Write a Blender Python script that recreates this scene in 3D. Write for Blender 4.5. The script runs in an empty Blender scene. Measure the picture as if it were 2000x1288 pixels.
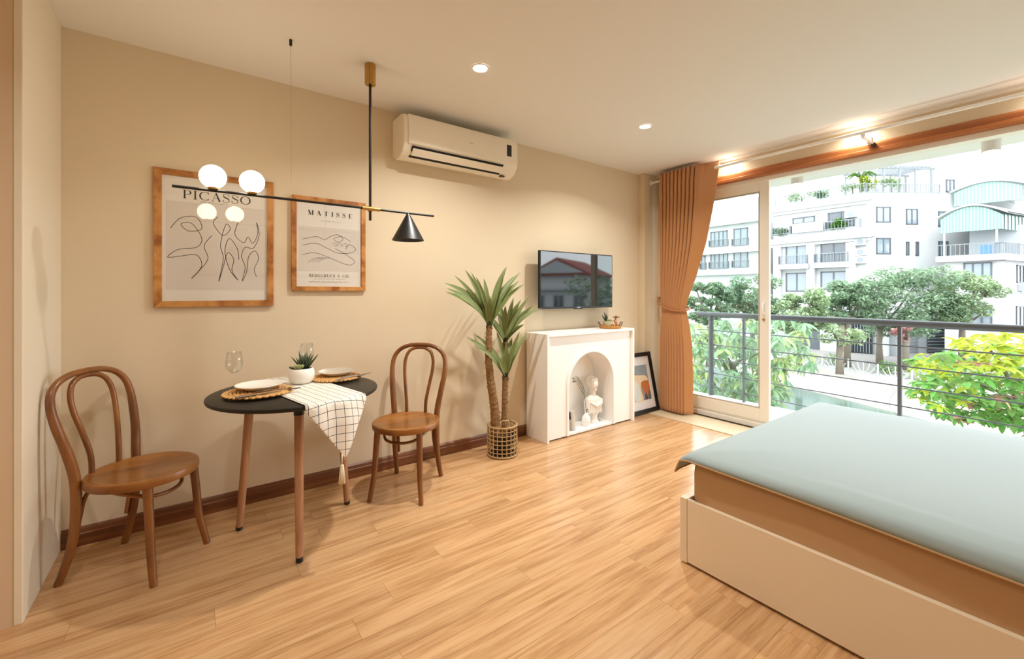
import bpy, bmesh, math, random
from mathutils import Vector, Matrix
R = random.Random(7)
SC = bpy.context.scene
COL = SC.collection

# ---------------------------------------------------------------- camera, world, exposure
F_PX, YAW, V0, EYE = 844.55, 0.9351, 572.4, 1.25     # calibrated on the 2000 x 1288 frame
CY, SY = math.cos(YAW), math.sin(YAW)
cam_d = bpy.data.cameras.new('camera')
cam = bpy.data.objects.new('camera', cam_d); COL.objects.link(cam)
cam_d.sensor_fit = 'HORIZONTAL'; cam_d.sensor_width = 36.0
cam_d.lens = F_PX / 2000 * 36.0
cam_d.shift_y = (V0 - 644.0) / 2000
cam_d.clip_start = 0.05; cam_d.clip_end = 500
cam.location = (0, 0, EYE)
cam.rotation_euler = (math.pi / 2, 0, YAW - math.pi / 2)
SC.camera = cam
SC.view_settings.view_transform = 'Standard'
SC.view_settings.look = 'None'
SC.view_settings.exposure = 0.5
SC.view_settings.gamma = 1.0
SC.view_settings.use_curve_mapping = False
SC.cycles.use_denoising = True
SC.cycles.max_bounces = 10
SC.cycles.diffuse_bounces = 6
SC.cycles.glossy_bounces = 4
SC.cycles.transparent_max_bounces = 24
SC.cycles.sample_clamp_indirect = 8.0
SC.cycles.caustics_reflective = False
SC.cycles.caustics_refractive = False

world = bpy.data.worlds.new('overcast_sky'); SC.world = world
world.use_nodes = True
bg = world.node_tree.nodes['Background']
bg.inputs[0].default_value = (0.90, 0.96, 1.0, 1)
bg.inputs[1].default_value = 3.9

LAMP_W = 13.0          # watts of one recessed downlight
GLOBE_E = 11.0          # emission of the opal globes
WARM = (1.0, 0.975, 0.92)

# ---------------------------------------------------------------- helpers
def ray(u, v):
    a = (u - 1000) / F_PX
    return Vector((CY + a * SY, SY - a * CY, (V0 - v) / F_PX))
def onX(u, v, X):
    q = ray(u, v); q *= X / q.x; q.z += EYE; return q
def onY(u, v, Y):
    q = ray(u, v); q *= Y / q.y; q.z += EYE; return q
def onZ(u, v, Z):
    q = ray(u, v); q *= (Z - EYE) / q.z; q.z += EYE; return q
def atD(u, v, t):
    q = ray(u, v) * t; q.z += EYE; return q

def lin(c):
    if isinstance(c, str):
        c = tuple(int(c[i:i + 2], 16) / 255 for i in (0, 2, 4))
        return tuple(x / 12.92 if x <= .04045 else ((x + .055) / 1.055) ** 2.4 for x in c)
    return c
MATS = {}
def mat(name, color, rough=.5, metal=0., spec=.5, var=0., vscale=8., bump=0., bscale=60., emit=0., emit_col=None,
        island=0., stretch=None, trans=0., sheen=0., coat=0., ior=1.5):
    if name in MATS: return MATS[name]
    m = bpy.data.materials.new(name); m.use_nodes = True
    nt = m.node_tree; b = nt.nodes['Principled BSDF']
    c = lin(color)
    b.inputs['Base Color'].default_value = (*c, 1)
    b.inputs['Roughness'].default_value = rough
    b.inputs['Metallic'].default_value = metal
    b.inputs['Specular IOR Level'].default_value = spec
    b.inputs['IOR'].default_value = ior
    if sheen: b.inputs['Sheen Weight'].default_value = sheen
    if coat: b.inputs['Coat Weight'].default_value = coat; b.inputs['Coat Roughness'].default_value = .1
    if emit:
        b.inputs['Emission Color'].default_value = (*lin(emit_col or color), 1)
        b.inputs['Emission Strength'].default_value = emit
    L = nt.links.new
    vec = None
    if var or bump:
        tc = nt.nodes.new('ShaderNodeTexCoord')
        vec = tc.outputs['Object']
        if stretch:
            mp = nt.nodes.new('ShaderNodeMapping'); mp.inputs['Scale'].default_value = stretch
            L(vec, mp.inputs['Vector']); vec = mp.outputs['Vector']
    if var or island:
        hs = nt.nodes.new('ShaderNodeHueSaturation'); hs.inputs['Color'].default_value = (*c, 1)
        if island:
            g = nt.nodes.new('ShaderNodeNewGeometry'); fac = g.outputs['Random Per Island']; amt = island
        else:
            n = nt.nodes.new('ShaderNodeTexNoise'); n.inputs['Scale'].default_value = vscale; n.inputs['Detail'].default_value = 5
            L(vec, n.inputs['Vector']); fac = n.outputs['Fac']; amt = var
        mr = nt.nodes.new('ShaderNodeMapRange')
        mr.inputs[3].default_value = 1 - amt; mr.inputs[4].default_value = 1 + amt
        L(fac, mr.inputs[0]); L(mr.outputs[0], hs.inputs['Value'])
        if island:
            mh = nt.nodes.new('ShaderNodeMapRange'); mh.inputs[3].default_value = .5 - .07 * island; mh.inputs[4].default_value = .5 + .05 * island
            L(fac, mh.inputs[0]); L(mh.outputs[0], hs.inputs['Hue'])
        L(hs.outputs[0], b.inputs['Base Color'])
    if bump:
        n2 = nt.nodes.new('ShaderNodeTexNoise'); n2.inputs['Scale'].default_value = bscale; n2.inputs['Detail'].default_value = 4
        L(vec, n2.inputs['Vector'])
        bp = nt.nodes.new('ShaderNodeBump'); bp.inputs['Strength'].default_value = bump; bp.inputs['Distance'].default_value = .01
        L(n2.outputs['Fac'], bp.inputs['Height']); L(bp.outputs[0], b.inputs['Normal'])
    if trans:
        t = nt.nodes.new('ShaderNodeBsdfTranslucent')
        t.inputs['Color'].default_value = (*c, 1)
        mx = nt.nodes.new('ShaderNodeMixShader'); mx.inputs[0].default_value = trans
        L(b.outputs[0], mx.inputs[1]); L(t.outputs[0], mx.inputs[2])
        L(mx.outputs[0], nt.nodes['Material Output'].inputs['Surface'])
        if var or island: L(hs.outputs[0], t.inputs['Color'])
    MATS[name] = m; return m

def glass(name, ior=1.45, tint=(1, 1, 1), rough=0.):
    if name in MATS: return MATS[name]
    m = bpy.data.materials.new(name); m.use_nodes = True
    nt = m.node_tree; nt.nodes.remove(nt.nodes['Principled BSDF'])
    L = nt.links.new
    tr = nt.nodes.new('ShaderNodeBsdfTransparent'); tr.inputs[0].default_value = (*tint, 1)
    gl = nt.nodes.new('ShaderNodeBsdfGlossy'); gl.inputs['Roughness'].default_value = rough
    lw = nt.nodes.new('ShaderNodeLayerWeight'); lw.inputs['Blend'].default_value = .5
    f0 = ((ior - 1) / (ior + 1)) ** 2
    pw = nt.nodes.new('ShaderNodeMath'); pw.operation = 'POWER'; pw.inputs[1].default_value = 5.
    ma = nt.nodes.new('ShaderNodeMath'); ma.operation = 'MULTIPLY_ADD'; ma.inputs[1].default_value = 1 - f0; ma.inputs[2].default_value = f0
    L(lw.outputs['Facing'], pw.inputs[0]); L(pw.outputs[0], ma.inputs[0])      # Schlick, same from both sides of a thin pane
    mx = nt.nodes.new('ShaderNodeMixShader')
    L(ma.outputs[0], mx.inputs[0]); L(tr.outputs[0], mx.inputs[1]); L(gl.outputs[0], mx.inputs[2])
    L(mx.outputs[0], nt.nodes['Material Output'].inputs['Surface'])
    MATS[name] = m; return m

def wood(name, dark, mid, light, scale=(1, 12, 12), rough=.35, rings=3.0, rnd=True, spec=.5, bump=.05, contrast=1.0, coat=0., wscale=1.3):
    """streaky grain along local x; a per-object random offset keeps pieces apart"""
    if name in MATS: return MATS[name]
    m = bpy.data.materials.new(name); m.use_nodes = True
    nt = m.node_tree; b = nt.nodes['Principled BSDF']; L = nt.links.new
    tc = nt.nodes.new('ShaderNodeNewGeometry'); oi = nt.nodes.new('ShaderNodeObjectInfo')
    tcc = nt.nodes.new('ShaderNodeTexCoord')
    vec = tc.outputs['Position'] if rnd else tcc.outputs['Object']
    if rnd:
        comb = nt.nodes.new('ShaderNodeCombineXYZ')
        mul = nt.nodes.new('ShaderNodeMath'); mul.operation = 'MULTIPLY'; mul.inputs[1].default_value = 37.
        L(oi.outputs['Random'], mul.inputs[0]); L(mul.outputs[0], comb.inputs[0]); L(mul.outputs[0], comb.inputs[2])
        add = nt.nodes.new('ShaderNodeVectorMath'); add.operation = 'ADD'
        L(vec, add.inputs[0]); L(comb.outputs[0], add.inputs[1]); vec = add.outputs[0]
    mp = nt.nodes.new('ShaderNodeMapping'); mp.inputs['Scale'].default_value = scale
    L(vec, mp.inputs['Vector'])
    n1 = nt.nodes.new('ShaderNodeTexNoise'); n1.inputs['Scale'].default_value = 1.6; n1.inputs['Detail'].default_value = 8; n1.inputs['Roughness'].default_value = .62
    n1.inputs['Distortion'].default_value = .5
    L(mp.outputs[0], n1.inputs['Vector'])
    # broad cathedral figure: contour bands of a slow noise
    mp2 = nt.nodes.new('ShaderNodeMapping'); mp2.inputs['Scale'].default_value = (scale[0] * .55, scale[1] * .45, scale[2] * .45)
    L(vec, mp2.inputs['Vector'])
    n2 = nt.nodes.new('ShaderNodeTexNoise'); n2.inputs['Scale'].default_value = wscale; n2.inputs['Detail'].default_value = 1.5
    L(mp2.outputs[0], n2.inputs['Vector'])
    m1 = nt.nodes.new('ShaderNodeMath'); m1.operation = 'MULTIPLY'; m1.inputs[1].default_value = rings * 6.28
    sn = nt.nodes.new('ShaderNodeMath'); sn.operation = 'SINE'
    L(n2.outputs['Fac'], m1.inputs[0]); L(m1.outputs[0], sn.inputs[0])
    mr = nt.nodes.new('ShaderNodeMapRange'); mr.inputs[1].default_value = -1; mr.inputs[2].default_value = 1
    L(sn.outputs[0], mr.inputs[0])
    mixf = nt.nodes.new('ShaderNodeMath'); mixf.operation = 'MULTIPLY_ADD'; mixf.inputs[1].default_value = .3 * contrast
    L(mr.outputs[0], mixf.inputs[0]); 
    m2 = nt.nodes.new('ShaderNodeMath'); m2.operation = 'MULTIPLY'; m2.inputs[1].default_value = .75
    L(n1.outputs['Fac'], m2.inputs[0]); L(m2.outputs[0], mixf.inputs[2])
    cr = nt.nodes.new('ShaderNodeValToRGB')
    e = cr.color_ramp.elements
    e[0].position = .28; e[0].color = (*lin(dark), 1)
    e[1].position = .74; e[1].color = (*lin(light), 1)
    k = cr.color_ramp.elements.new(.48); k.color = (*lin(mid), 1)
    L(mixf.outputs[0], cr.inputs[0])
    hs = nt.nodes.new('ShaderNodeHueSaturation')
    mv = nt.nodes.new('ShaderNodeMapRange'); mv.inputs[3].default_value = .94; mv.inputs[4].default_value = 1.06
    if rnd: L(oi.outputs['Random'], mv.inputs[0])
    else: mv.inputs[0].default_value = .5
    L(mv.outputs[0], hs.inputs['Value']); L(cr.outputs[0], hs.inputs['Color'])
    L(hs.outputs[0], b.inputs['Base Color'])
    b.inputs['Roughness'].default_value = rough; b.inputs['Specular IOR Level'].default_value = spec
    if coat: b.inputs['Coat Weight'].default_value = coat; b.inputs['Coat Roughness'].default_value = .12
    if bump:
        bp = nt.nodes.new('ShaderNodeBump'); bp.inputs['Strength'].default_value = bump; bp.inputs['Distance'].default_value = .002
        L(n1.outputs['Fac'], bp.inputs['Height']); L(bp.outputs[0], b.inputs['Normal'])
    MATS[name] = m; return m

OFF = {}
def reg(o, off): OFF[o.name] = Vector(off)
def tag(o, label=None, cat=None, group=None, kind=None):
    if label: o['label'] = label
    if cat: o['category'] = cat
    if group: o['group'] = group
    if kind: o['kind'] = kind
    return o
def thing(name, loc, label, cat, rz=0., group=None, kind=None):
    o = bpy.data.objects.new(name, None); COL.objects.link(o)
    o.empty_display_size = .1
    o.location = loc; o.rotation_euler = (0, 0, rz)
    reg(o, loc if rz == 0 else (0, 0, 0))
    return tag(o, label, cat, group, kind)

class B:
    """collects shapes; build() links them as ONE mesh object"""
    def __init__(s): s.bm = bmesh.new(); s.uv = None
    def verts(s, vs): return [s.bm.verts.new(v) for v in vs]
    def face(s, vs):
        try: return s.bm.faces.new(vs)
        except ValueError: return None
    def box(s, a, b, rot=None, piv=None):
        (x0, y0, z0), (x1, y1, z1) = a, b
        v = [Vector((x, y, z)) for z in (z0, z1) for y in (y0, y1) for x in (x0, x1)]
        if rot is not None:
            p = Vector(piv) if piv is not None else (Vector(a) + Vector(b)) / 2
            v = [p + rot @ (q - p) for q in v]
        v = s.verts(v)
        for f in ((0, 2, 3, 1), (4, 5, 7, 6), (0, 1, 5, 4), (2, 6, 7, 3), (0, 4, 6, 2), (1, 3, 7, 5)):
            s.face([v[i] for i in f])
        return s
    def obox(s, P, d, n, s0, s1, z0, z1, n0, n1):
        P = Vector((P[0], P[1], 0)); d = Vector((d[0], d[1], 0)).normalized(); n = Vector((n[0], n[1], 0)).normalized()
        v = s.verts([P + d * a + n * c + Vector((0, 0, z)) for z in (z0, z1) for c in (n0, n1) for a in (s0, s1)])
        for f in ((0, 2, 3, 1), (4, 5, 7, 6), (0, 1, 5, 4), (2, 6, 7, 3), (0, 4, 6, 2), (1, 3, 7, 5)):
            s.face([v[i] for i in f])
        return s
    def tube(s, pts, r, n=8, closed=False, flat=None):
        pts = [Vector(p) for p in pts]; N = len(pts)
        rr = r if hasattr(r, '__len__') else [r] * N
        rings = []
        up = None
        for i in range(N):
            if closed: t = pts[(i + 1) % N] - pts[i - 1]
            else: t = pts[min(i + 1, N - 1)] - pts[max(i - 1, 0)]
            t.normalize()
            if up is None:
                up = Vector((0, 0, 1)) if abs(t.z) < .9 else Vector((1, 0, 0))
            a = up - t * up.dot(t)
            if a.length < 1e-4: a = Vector((0, 1, 0)) - t * t.y
            a.normalize(); up = a; bb = t.cross(a)
            fl = flat or 1.
            rings.append(s.verts([pts[i] + a * (rr[i] * math.cos(2 * math.pi * k / n)) + bb * (rr[i] * fl * math.sin(2 * math.pi * k / n)) for k in range(n)]))
        for i in range(N if closed else N - 1):
            p, q = rings[i], rings[(i + 1) % N]
            for k in range(n): s.face([p[k], p[(k + 1) % n], q[(k + 1) % n], q[k]])
        if not closed:
            s.face(rings[0][::-1]); s.face(rings[-1])
        return s
    def cyl(s, p, q, r0, r1=None, n=20):
        return s.tube([p, q], [r0, r0 if r1 is None else r1], n)
    def lathe(s, prof, c=(0, 0, 0), n=32, sx=1., sy=1., cap=True):
        c = Vector(c); rings = []
        for r, z in prof:
            if r < 1e-6: rings.append([s.bm.verts.new(c + Vector((0, 0, z)))])
            else: rings.append(s.verts([c + Vector((sx * r * math.cos(2 * math.pi * k / n), sy * r * math.sin(2 * math.pi * k / n), z)) for k in range(n)]))
        for a, b in zip(rings, rings[1:]):
            if len(a) == 1 and len(b) == 1: continue
            for k in range(n):
                k2 = (k + 1) % n
                if len(a) == 1: s.face([a[0], b[k2], b[k]][::-1])
                elif len(b) == 1: s.face([a[k], a[k2], b[0]])
                else: s.face([a[k], a[k2], b[k2], b[k]])
        if cap:
            if len(rings[0]) > 1: s.face(rings[0][::-1])
            if len(rings[-1]) > 1: s.face(rings[-1])
        return s
    def sphere(s, c, r, n=16, m=10, rot=None):
        c = Vector(c); r = Vector(r) if hasattr(r, '__len__') else Vector((r, r, r)); rings = []
        def P(x, y, z):
            v = Vector((x * r.x, y * r.y, z * r.z))
            return c + (rot @ v if rot is not None else v)
        top = s.bm.verts.new(P(0, 0, 1)); bot = s.bm.verts.new(P(0, 0, -1))
        for i in range(1, m):
            a = math.pi * i / m
            rings.append(s.verts([P(math.sin(a) * math.cos(2 * math.pi * k / n), math.sin(a) * math.sin(2 * math.pi * k / n), math.cos(a)) for k in range(n)]))
        for k in range(n):
            k2 = (k + 1) % n
            s.face([top, rings[0][k], rings[0][k2]]); s.face([bot, rings[-1][k2], rings[-1][k]])
            for p, q in zip(rings, rings[1:]): s.face([p[k], q[k], q[k2], p[k2]])
        return s
    def prism(s, poly, d):
        """poly: list of 3-D points (planar), d: extrusion vector"""
        d = Vector(d)
        a = s.verts([Vector(p) for p in poly]); b = s.verts([Vector(p) + d for p in poly]); n = len(a)
        s.face(a[::-1]); s.face(b)
        for i in range(n): s.face([a[i], a[(i + 1) % n], b[(i + 1) % n], b[i]])
        return s
    def ribbon(s, pts, ws, nrm, h=.0):
        """flat stroke with widths, lying in the plane with normal nrm"""
        nrm = Vector(nrm); pts = [Vector(p) for p in pts]; prev = None
        for i, p in enumerate(pts):
            t = (pts[min(i + 1, len(pts) - 1)] - pts[max(i - 1, 0)]); 
            if t.length < 1e-9: continue
            t.normalize(); q = nrm.cross(t) * ws[i] / 2
            cur = s.verts([p - q, p + q])
            if prev: s.face([prev[0], cur[0], cur[1], prev[1]])
            prev = cur
        return s
    def grid(s, f, nu, nv, uvf=None, closed_u=False):
        V = [[s.bm.verts.new(f(i / nu, j / nv)) for j in range(nv + 1)] for i in range(nu + (0 if closed_u else 1))]
        if uvf and s.uv is None: s.uv = s.bm.loops.layers.uv.new('UVMap')
        for i in range(nu):
            for j in range(nv):
                i2 = (i + 1) % len(V)
                fc = s.face([V[i][j], V[i2][j], V[i2][j + 1], V[i][j + 1]])
                if uvf and fc:
                    for lp, (a, b) in zip(fc.loops, ((i, j), (i + 1, j), (i + 1, j + 1), (i, j + 1))):
                        lp[s.uv].uv = uvf(a / nu, b / nv)
        return s
    def build(s, name, m, parent=None, smooth=False, bevel=0., solid=0., local=False, seg=2, fix=True):
        if fix: bmesh.ops.recalc_face_normals(s.bm, faces=s.bm.faces)
        me = bpy.data.meshes.new(name); 
        if parent is not None:
            off = Vector((0, 0, 0)) if local else OFF[parent.name]
            root_off = off
        else:
            vs = [v.co for v in s.bm.verts]
            mn = Vector((min(v.x for v in vs), min(v.y for v in vs), min(v.z for v in vs)))
            mx = Vector((max(v.x for v in vs), max(v.y for v in vs), max(v.z for v in vs)))
            off = Vector(((mn.x + mx.x) / 2, (mn.y + mx.y) / 2, mn.z)); root_off = off
        bmesh.ops.translate(s.bm, verts=s.bm.verts, vec=-off)
        s.bm.to_mesh(me); s.bm.free()
        o = bpy.data.objects.new(name, me); COL.objects.link(o)
        if m: me.materials.append(m)
        if parent is not None: o.parent = parent
        else: o.location = off
        reg(o, root_off)
        if smooth:
            for p in me.polygons: p.use_smooth = True
            if smooth is not True: me.set_sharp_from_angle(angle=math.radians(smooth))
        if bevel:
            md = o.modifiers.new('bevel', 'BEVEL'); md.width = bevel; md.segments = seg; md.limit_method = 'ANGLE'; md.angle_limit = math.radians(35)
            md.harden_normals = False
        if solid:
            md = o.modifiers.new('solid', 'SOLIDIFY'); md.thickness = solid; md.offset = 0
        return o

def catmull(P, n=8, closed=False):
    P = [Vector(p) for p in P]; out = []; N = len(P)
    for i in range(N if closed else N - 1):
        if closed: a, b, c, d = P[i - 1], P[i], P[(i + 1) % N], P[(i + 2) % N]
        else: a, b, c, d = P[max(i - 1, 0)], P[i], P[i + 1], P[min(i + 2, N - 1)]
        for k in range(n):
            t = k / n
            out.append(.5 * ((2 * b) + (c - a) * t + (2 * a - 5 * b + 4 * c - d) * t * t + (3 * b - a - 3 * c + d) * t ** 3))
    if not closed: out.append(P[-1])
    return out
def lerp(a, b, t): return a + (b - a) * t
def interp(tab, x):
    for (x0, y0), (x1, y1) in zip(tab, tab[1:]):
        if x <= x1 or (x1, y1) == tab[-1]: return lerp(y0, y1, (x - x0) / (x1 - x0))
def rotz(a): return Matrix.Rotation(a, 3, 'Z')

# ---------------------------------------------------------------- materials of the room
M_WALL = mat('beige_wall_paint', 'DBCBB0', .75, spec=.25, var=.015, vscale=3, bump=.03, bscale=120)
M_CEIL = mat('white_ceiling_paint', 'ECEAE5', .85, spec=.2, bump=.02, bscale=90)
M_FLOOR = wood('honey_laminate', 'AE8156', 'CBA072', 'D8B38A', scale=(2.4, 44, 44), rough=.22, rings=4.5, bump=.05, spec=.65, wscale=.42, contrast=.55)
M_BASE = wood('dark_red_wood', '5A3219', '7A4828', '956038', scale=(1, 20, 20), rough=.4, rings=1.5)
M_TRIMW = wood('orange_wood', '8A4A20', 'A86232', 'C27C48', scale=(20, 1, 20), rough=.35, rings=1.2)
M_PVC = mat('white_pvc', 'F0EDE6', .35, var=.01)
M_WHITE = mat('white_lacquer', 'F3F2F0', .4)
M_DARK = mat('black_plastic', '0B0B0C', .35)
M_STONE = mat('pale_threshold_board', 'D9C3A2', .35, var=.06, vscale=5)
M_CURT = mat('copper_curtain_satin', 'BC8454', .30, spec=.6, sheen=.25, bump=.03, bscale=300)
M_CHAIR = wood('bentwood_brown', '683C19', '8A5626', 'A46C36', scale=(9, 9, 2.0), rough=.33, rings=1.5, bump=.03, coat=.25)
M_SEAT = wood('seat_plywood_brown', '754619', '905A24', 'A66E34', scale=(2, 9, 9), rough=.33, rings=2.0, bump=.03, coat=.25)
M_BEECH = wood('beech_leg', '94684A', 'B98B68', 'CDA482', scale=(12, 12, 1.4), rough=.4, rings=1.5, bump=.03)
M_FRAME = wood('oak_frame', '8C5423', 'B3763A', 'CB9354', scale=(14, 14, 14), rough=.4, rings=2.0, bump=.05)
M_BLACKM = mat('black_metal', '101010', .4, metal=.0, spec=.5)
M_BRASS = mat('brushed_brass', 'C29A58', .38, metal=.75)
M_GLASS = glass('clear_glass')
M_PANE = glass('window_glass', 1.5, (.93, .97, .96))
M_WINE = glass('wine_glass', 1.75, (.985, .985, .98))

# ---------------------------------------------------------------- the room shell
XL, XW, YW, YB, XB, H = -0.5165, 4.19, 3.0, -1.3, -2.2, 2.55
def struct(o, label): return tag(o, label, None, None, 'structure')

fl = B().box((XB - .1, YB - .1, -.16), (XW + .06, YW + .1, -.012)).build('floor', mat('screed', '8A7A66', .9))
struct(fl, 'honey coloured laminate plank floor of the studio room'); fl['category'] = 'floor'
PW = .125
unit = B().box((0, 0, -.012), (1, PW - .0008, 0)).build('plank', M_FLOOR, fl, local=True)
pm = unit.data; COL.objects.unlink(unit); bpy.data.objects.remove(unit)
row = 0; y = YB
Rp = random.Random(3)
XT = 3.80
while y < YW - .01:
    x = XB - Rp.uniform(0, 1.0) if row else XB
    while x < XT - .02:
        l = 1.15
        x0, x1 = max(x, XB), min(x + l, XT)
        if x1 - x0 > .02 and not (x1 <= XL and y > 2.45):
            o = bpy.data.objects.new('plank', pm); COL.objects.link(o); o.parent = fl
            o.location = (x0 - OFF[fl.name].x, y - OFF[fl.name].y, -OFF[fl.name].z)
            o.scale = (x1 - x0 - .0008, min(1, (YW - y) / PW), 1)
        x += l
    y += PW; row += 1
o = B().box((XT + .002, YB, -.012), (4.135, YW, .006)).build('floor_threshold', M_STONE, None, bevel=.002)
struct(o, 'pale beige threshold board along the sliding window')['category'] = 'threshold'

o = B().box((XB - .1, YB - .1, H), (XW + .02, YW + .1, H + .15)).build('ceiling', M_CEIL)
struct(o, 'plain off-white ceiling with recessed downlights')['category'] = 'ceiling'
o = B().box((XL - .025, YW, 0), (XW + .12, YW + .12, H)).build('wall_front', M_WALL)
struct(o, 'long beige wall hung with posters and the television')['category'] = 'wall'
o = B().box((XL - .025, 2.41, 0), (XL, YW, H)).build('wall_left', mat('pale_cream_wall', 'E9DFCB', .75, spec=.25, bump=.03, bscale=120), None, bevel=.003)  # end face in a paler colour than the long wall
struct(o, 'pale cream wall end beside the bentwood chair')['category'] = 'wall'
o = B().box((XB, 2.412, 0), (XL - .0255, YW + .12, H)).build('wall_left', mat('tan_wall', 'D9C2A4', .75, spec=.25, bump=.03, bscale=120), None)  # return face in a tanner colour than the long wall
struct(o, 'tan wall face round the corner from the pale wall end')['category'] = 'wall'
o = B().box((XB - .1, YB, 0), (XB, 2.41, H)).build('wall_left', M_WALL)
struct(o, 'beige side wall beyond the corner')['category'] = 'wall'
o = B().box((XB, YB - .1, 0), (XW + .12, YB, H)).build('wall_back', M_WALL)
struct(o, 'beige wall behind the head of the bed')['category'] = 'wall'
# window wall: lintel and the piers on both sides of the opening
YO0, YO1, ZH = -.85, 2.80, 2.335
o = B().box((XW, YB, ZH + .06), (XW + .12, YW, H)).box((XW, YO1, 0), (XW + .12, YW, ZH + .06)).box((XW, YB, 0), (XW + .12, YO0, ZH + .06)).build('wall_right', M_WALL)
struct(o, 'beige wall around the wide sliding window')['category'] = 'wall'
o = B().box((3.94, 2.92, 0), (XW, YW, H)).build('wall_pilaster', M_WALL, None, bevel=.003)
struct(o, 'shallow beige pilaster in the corner behind the curtain')['category'] = 'pilaster'
# ceiling cornice by the window
o = B().box((4.155, YB, H - .022), (XW, 2.92, H)).build('trim_1', M_CEIL)
struct(o, 'thin white cornice where ceiling meets window wall')['category'] = 'cornice'
# baseboard
def profile_run(b, prof, x0, x1, y):
    b.prism([(x0, y - d, z) for d, z in prof], (x1 - x0, 0, 0))
bp_prof = [(0, 0), (.02, 0), (.02, .058), (.015, .064), (.015, .07), (.012, .082), (.004, .09), (0, .09)]
b = B(); profile_run(b, bp_prof, XL, 3.94, YW)
o = b.build('baseboard_front', M_BASE, None)
struct(o, 'dark red-brown moulded wooden baseboard along the poster wall')['category'] = 'baseboard'
# wooden head trim of the window
b = B()
b.prism([(4.20, YO0 - .06, 2.315), (4.155, YO0 - .06, 2.322), (4.155, YO0 - .06, 2.345), (4.165, YO0 - .06, 2.352), (4.165, YO0 - .06, 2.385), (4.185, YO0 - .06, 2.402), (4.20, YO0 - .06, 2.402)], (0, YO1 - YO0 + .10, 0))
o = b.build('trim_2', M_TRIMW, None); struct(o, 'orange-brown wooden head moulding above the sliding window')['category'] = 'window trim'
# fixed window frame and the sliding leaf
XF0, XF1 = 4.20, 4.30
o = (B().box((XF0, YO0, 2.275), (XF1, YO1, 2.335)).box((XF0, YO0, .0), (XF1, YO1, .045)).box((XF0 + .035, YO0, .045), (XF0 + .045, YO1, .065))
     .box((XF0, YO1 - .05, .045), (XF1, YO1, 2.275)).box((XF0, YO0, .045), (XF1, YO0 + .05, 2.275))).build('window_1', M_PVC, None, bevel=.003)
struct(o, 'white frame of the wide sliding balcony window')['category'] = 'window frame'
def leaf(name, y0, y1, x0, x1, label, handle):
    z0, z1, w = .068, 2.282, .082
    t = thing(name, ((x0 + x1) / 2, (y0 + y1) / 2, z0), label, 'sliding door')
    B().box((x0, y0, z0), (x1, y0 + w, z1)).build('stile', M_PVC, t, bevel=.004)
    B().box((x0, y1 - w, z0), (x1, y1, z1)).build('stile', M_PVC, t, bevel=.004)
    B().box((x0, y0 + w, z0), (x1, y1 - w, z0 + .11)).build('bottom_rail', M_PVC, t, bevel=.004)
    B().box((x0, y0 + w, z1 - .09), (x1, y1 - w, z1)).build('top_rail', M_PVC, t, bevel=.004)
    xm = (x0 + x1) / 2
    b = B(); i0, i1, j0, j1, g = y0 + w, y1 - w, z0 + .11, z1 - .09, .014
    for a in ((i0, j0, i1, j0 + g), (i0, j1 - g, i1, j1), (i0, j0 + g, i0 + g, j1 - g), (i1 - g, j0 + g, i1, j1 - g)):
        b.box((xm - .012, a[0], a[1]), (xm + .012, a[2], a[3]))
    b.build('glazing_bead', mat('grey_gasket', 'B9B4A6', .5), t)
    B().box((xm - .003, i0 + .004, j0 + .004), (xm + .003, i1 - .004, j1 - .004)).build('pane', M_PANE, t)
    if handle:
        yh = y0 + .045
        B().box((x0 - .006, yh - .014, 1.03), (x0, yh + .014, 1.185)).build('handle_plate', M_WHITE, t, bevel=.002)
        B().tube([(x0 - .004, yh, 1.16), (x0 - .03, yh, 1.15), (x0 - .03, yh, 1.07), (x0 - .004, yh, 1.06)], .008, 8).build('handle', M_WHITE, t, smooth=True)
        B().cyl((x0 - .003, yh, 1.005), (x0 - .012, yh, 1.005), .011).build('lock', M_BRASS, t, smooth=40)
    return t
leaf('sliding_door', 1.775, 2.745, 4.215, 4.25, 'white-framed glass sliding door leaf standing behind the curtain', True)

# ---------------------------------------------------------------- recessed downlights (lit lamps, some added out of view)
M_LED = mat('lit_led', (1, .93, .8), .5, emit=40., emit_col=(1, .9, .74))
def downlight(x, y, label, power=LAMP_W, r=.042):
    t = thing('downlight', (x, y, H), label, 'downlight', group='recessed ceiling downlights')
    b = B(); n = 28
    prof = [(r + .012, H - .0005), (r + .011, H - .004), (r + .002, H - .005), (r - .004, H - .001)]
    b.lathe(prof, (x, y, 0), n, cap=False).build('trim_ring', M_WHITE, t, smooth=True)
    B().cyl((x, y, H - .0005), (x, y, H - .0028), r - .003, n=n).build('lens', M_LED, t)
    ld = bpy.data.lights.new('downlight_lamp', 'AREA'); ld.shape = 'DISK'; ld.size = r * 1.6; ld.energy = power; ld.color = WARM; ld.spread = math.radians(140)
    lo = bpy.data.objects.new('downlight_lamp', ld); COL.objects.link(lo); lo.parent = t; lo.location = (0, 0, -.008)
for (x, y, lb) in ((1.336, 2.119, 'lit round ceiling downlight between the pendant and the air conditioner'),
                   (2.839, 2.098, 'lit round ceiling downlight in front of the television'),
                   (1.336, .3, 'added unseen fill downlight in the ceiling beside the bed'),
                   (2.839, -.55, 'added unseen fill downlight above the head of the bed'),
                   (-.25, 1.25, 'added unseen fill downlight in the ceiling near the wall end'),
                   (-1.2, .45, 'added unseen fill downlight in the ceiling by the side wall')):
    downlight(x, y, lb, LAMP_W if y > 2 else LAMP_W * .38)  # the weaker ones are unseen, added to fill the room with light
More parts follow.
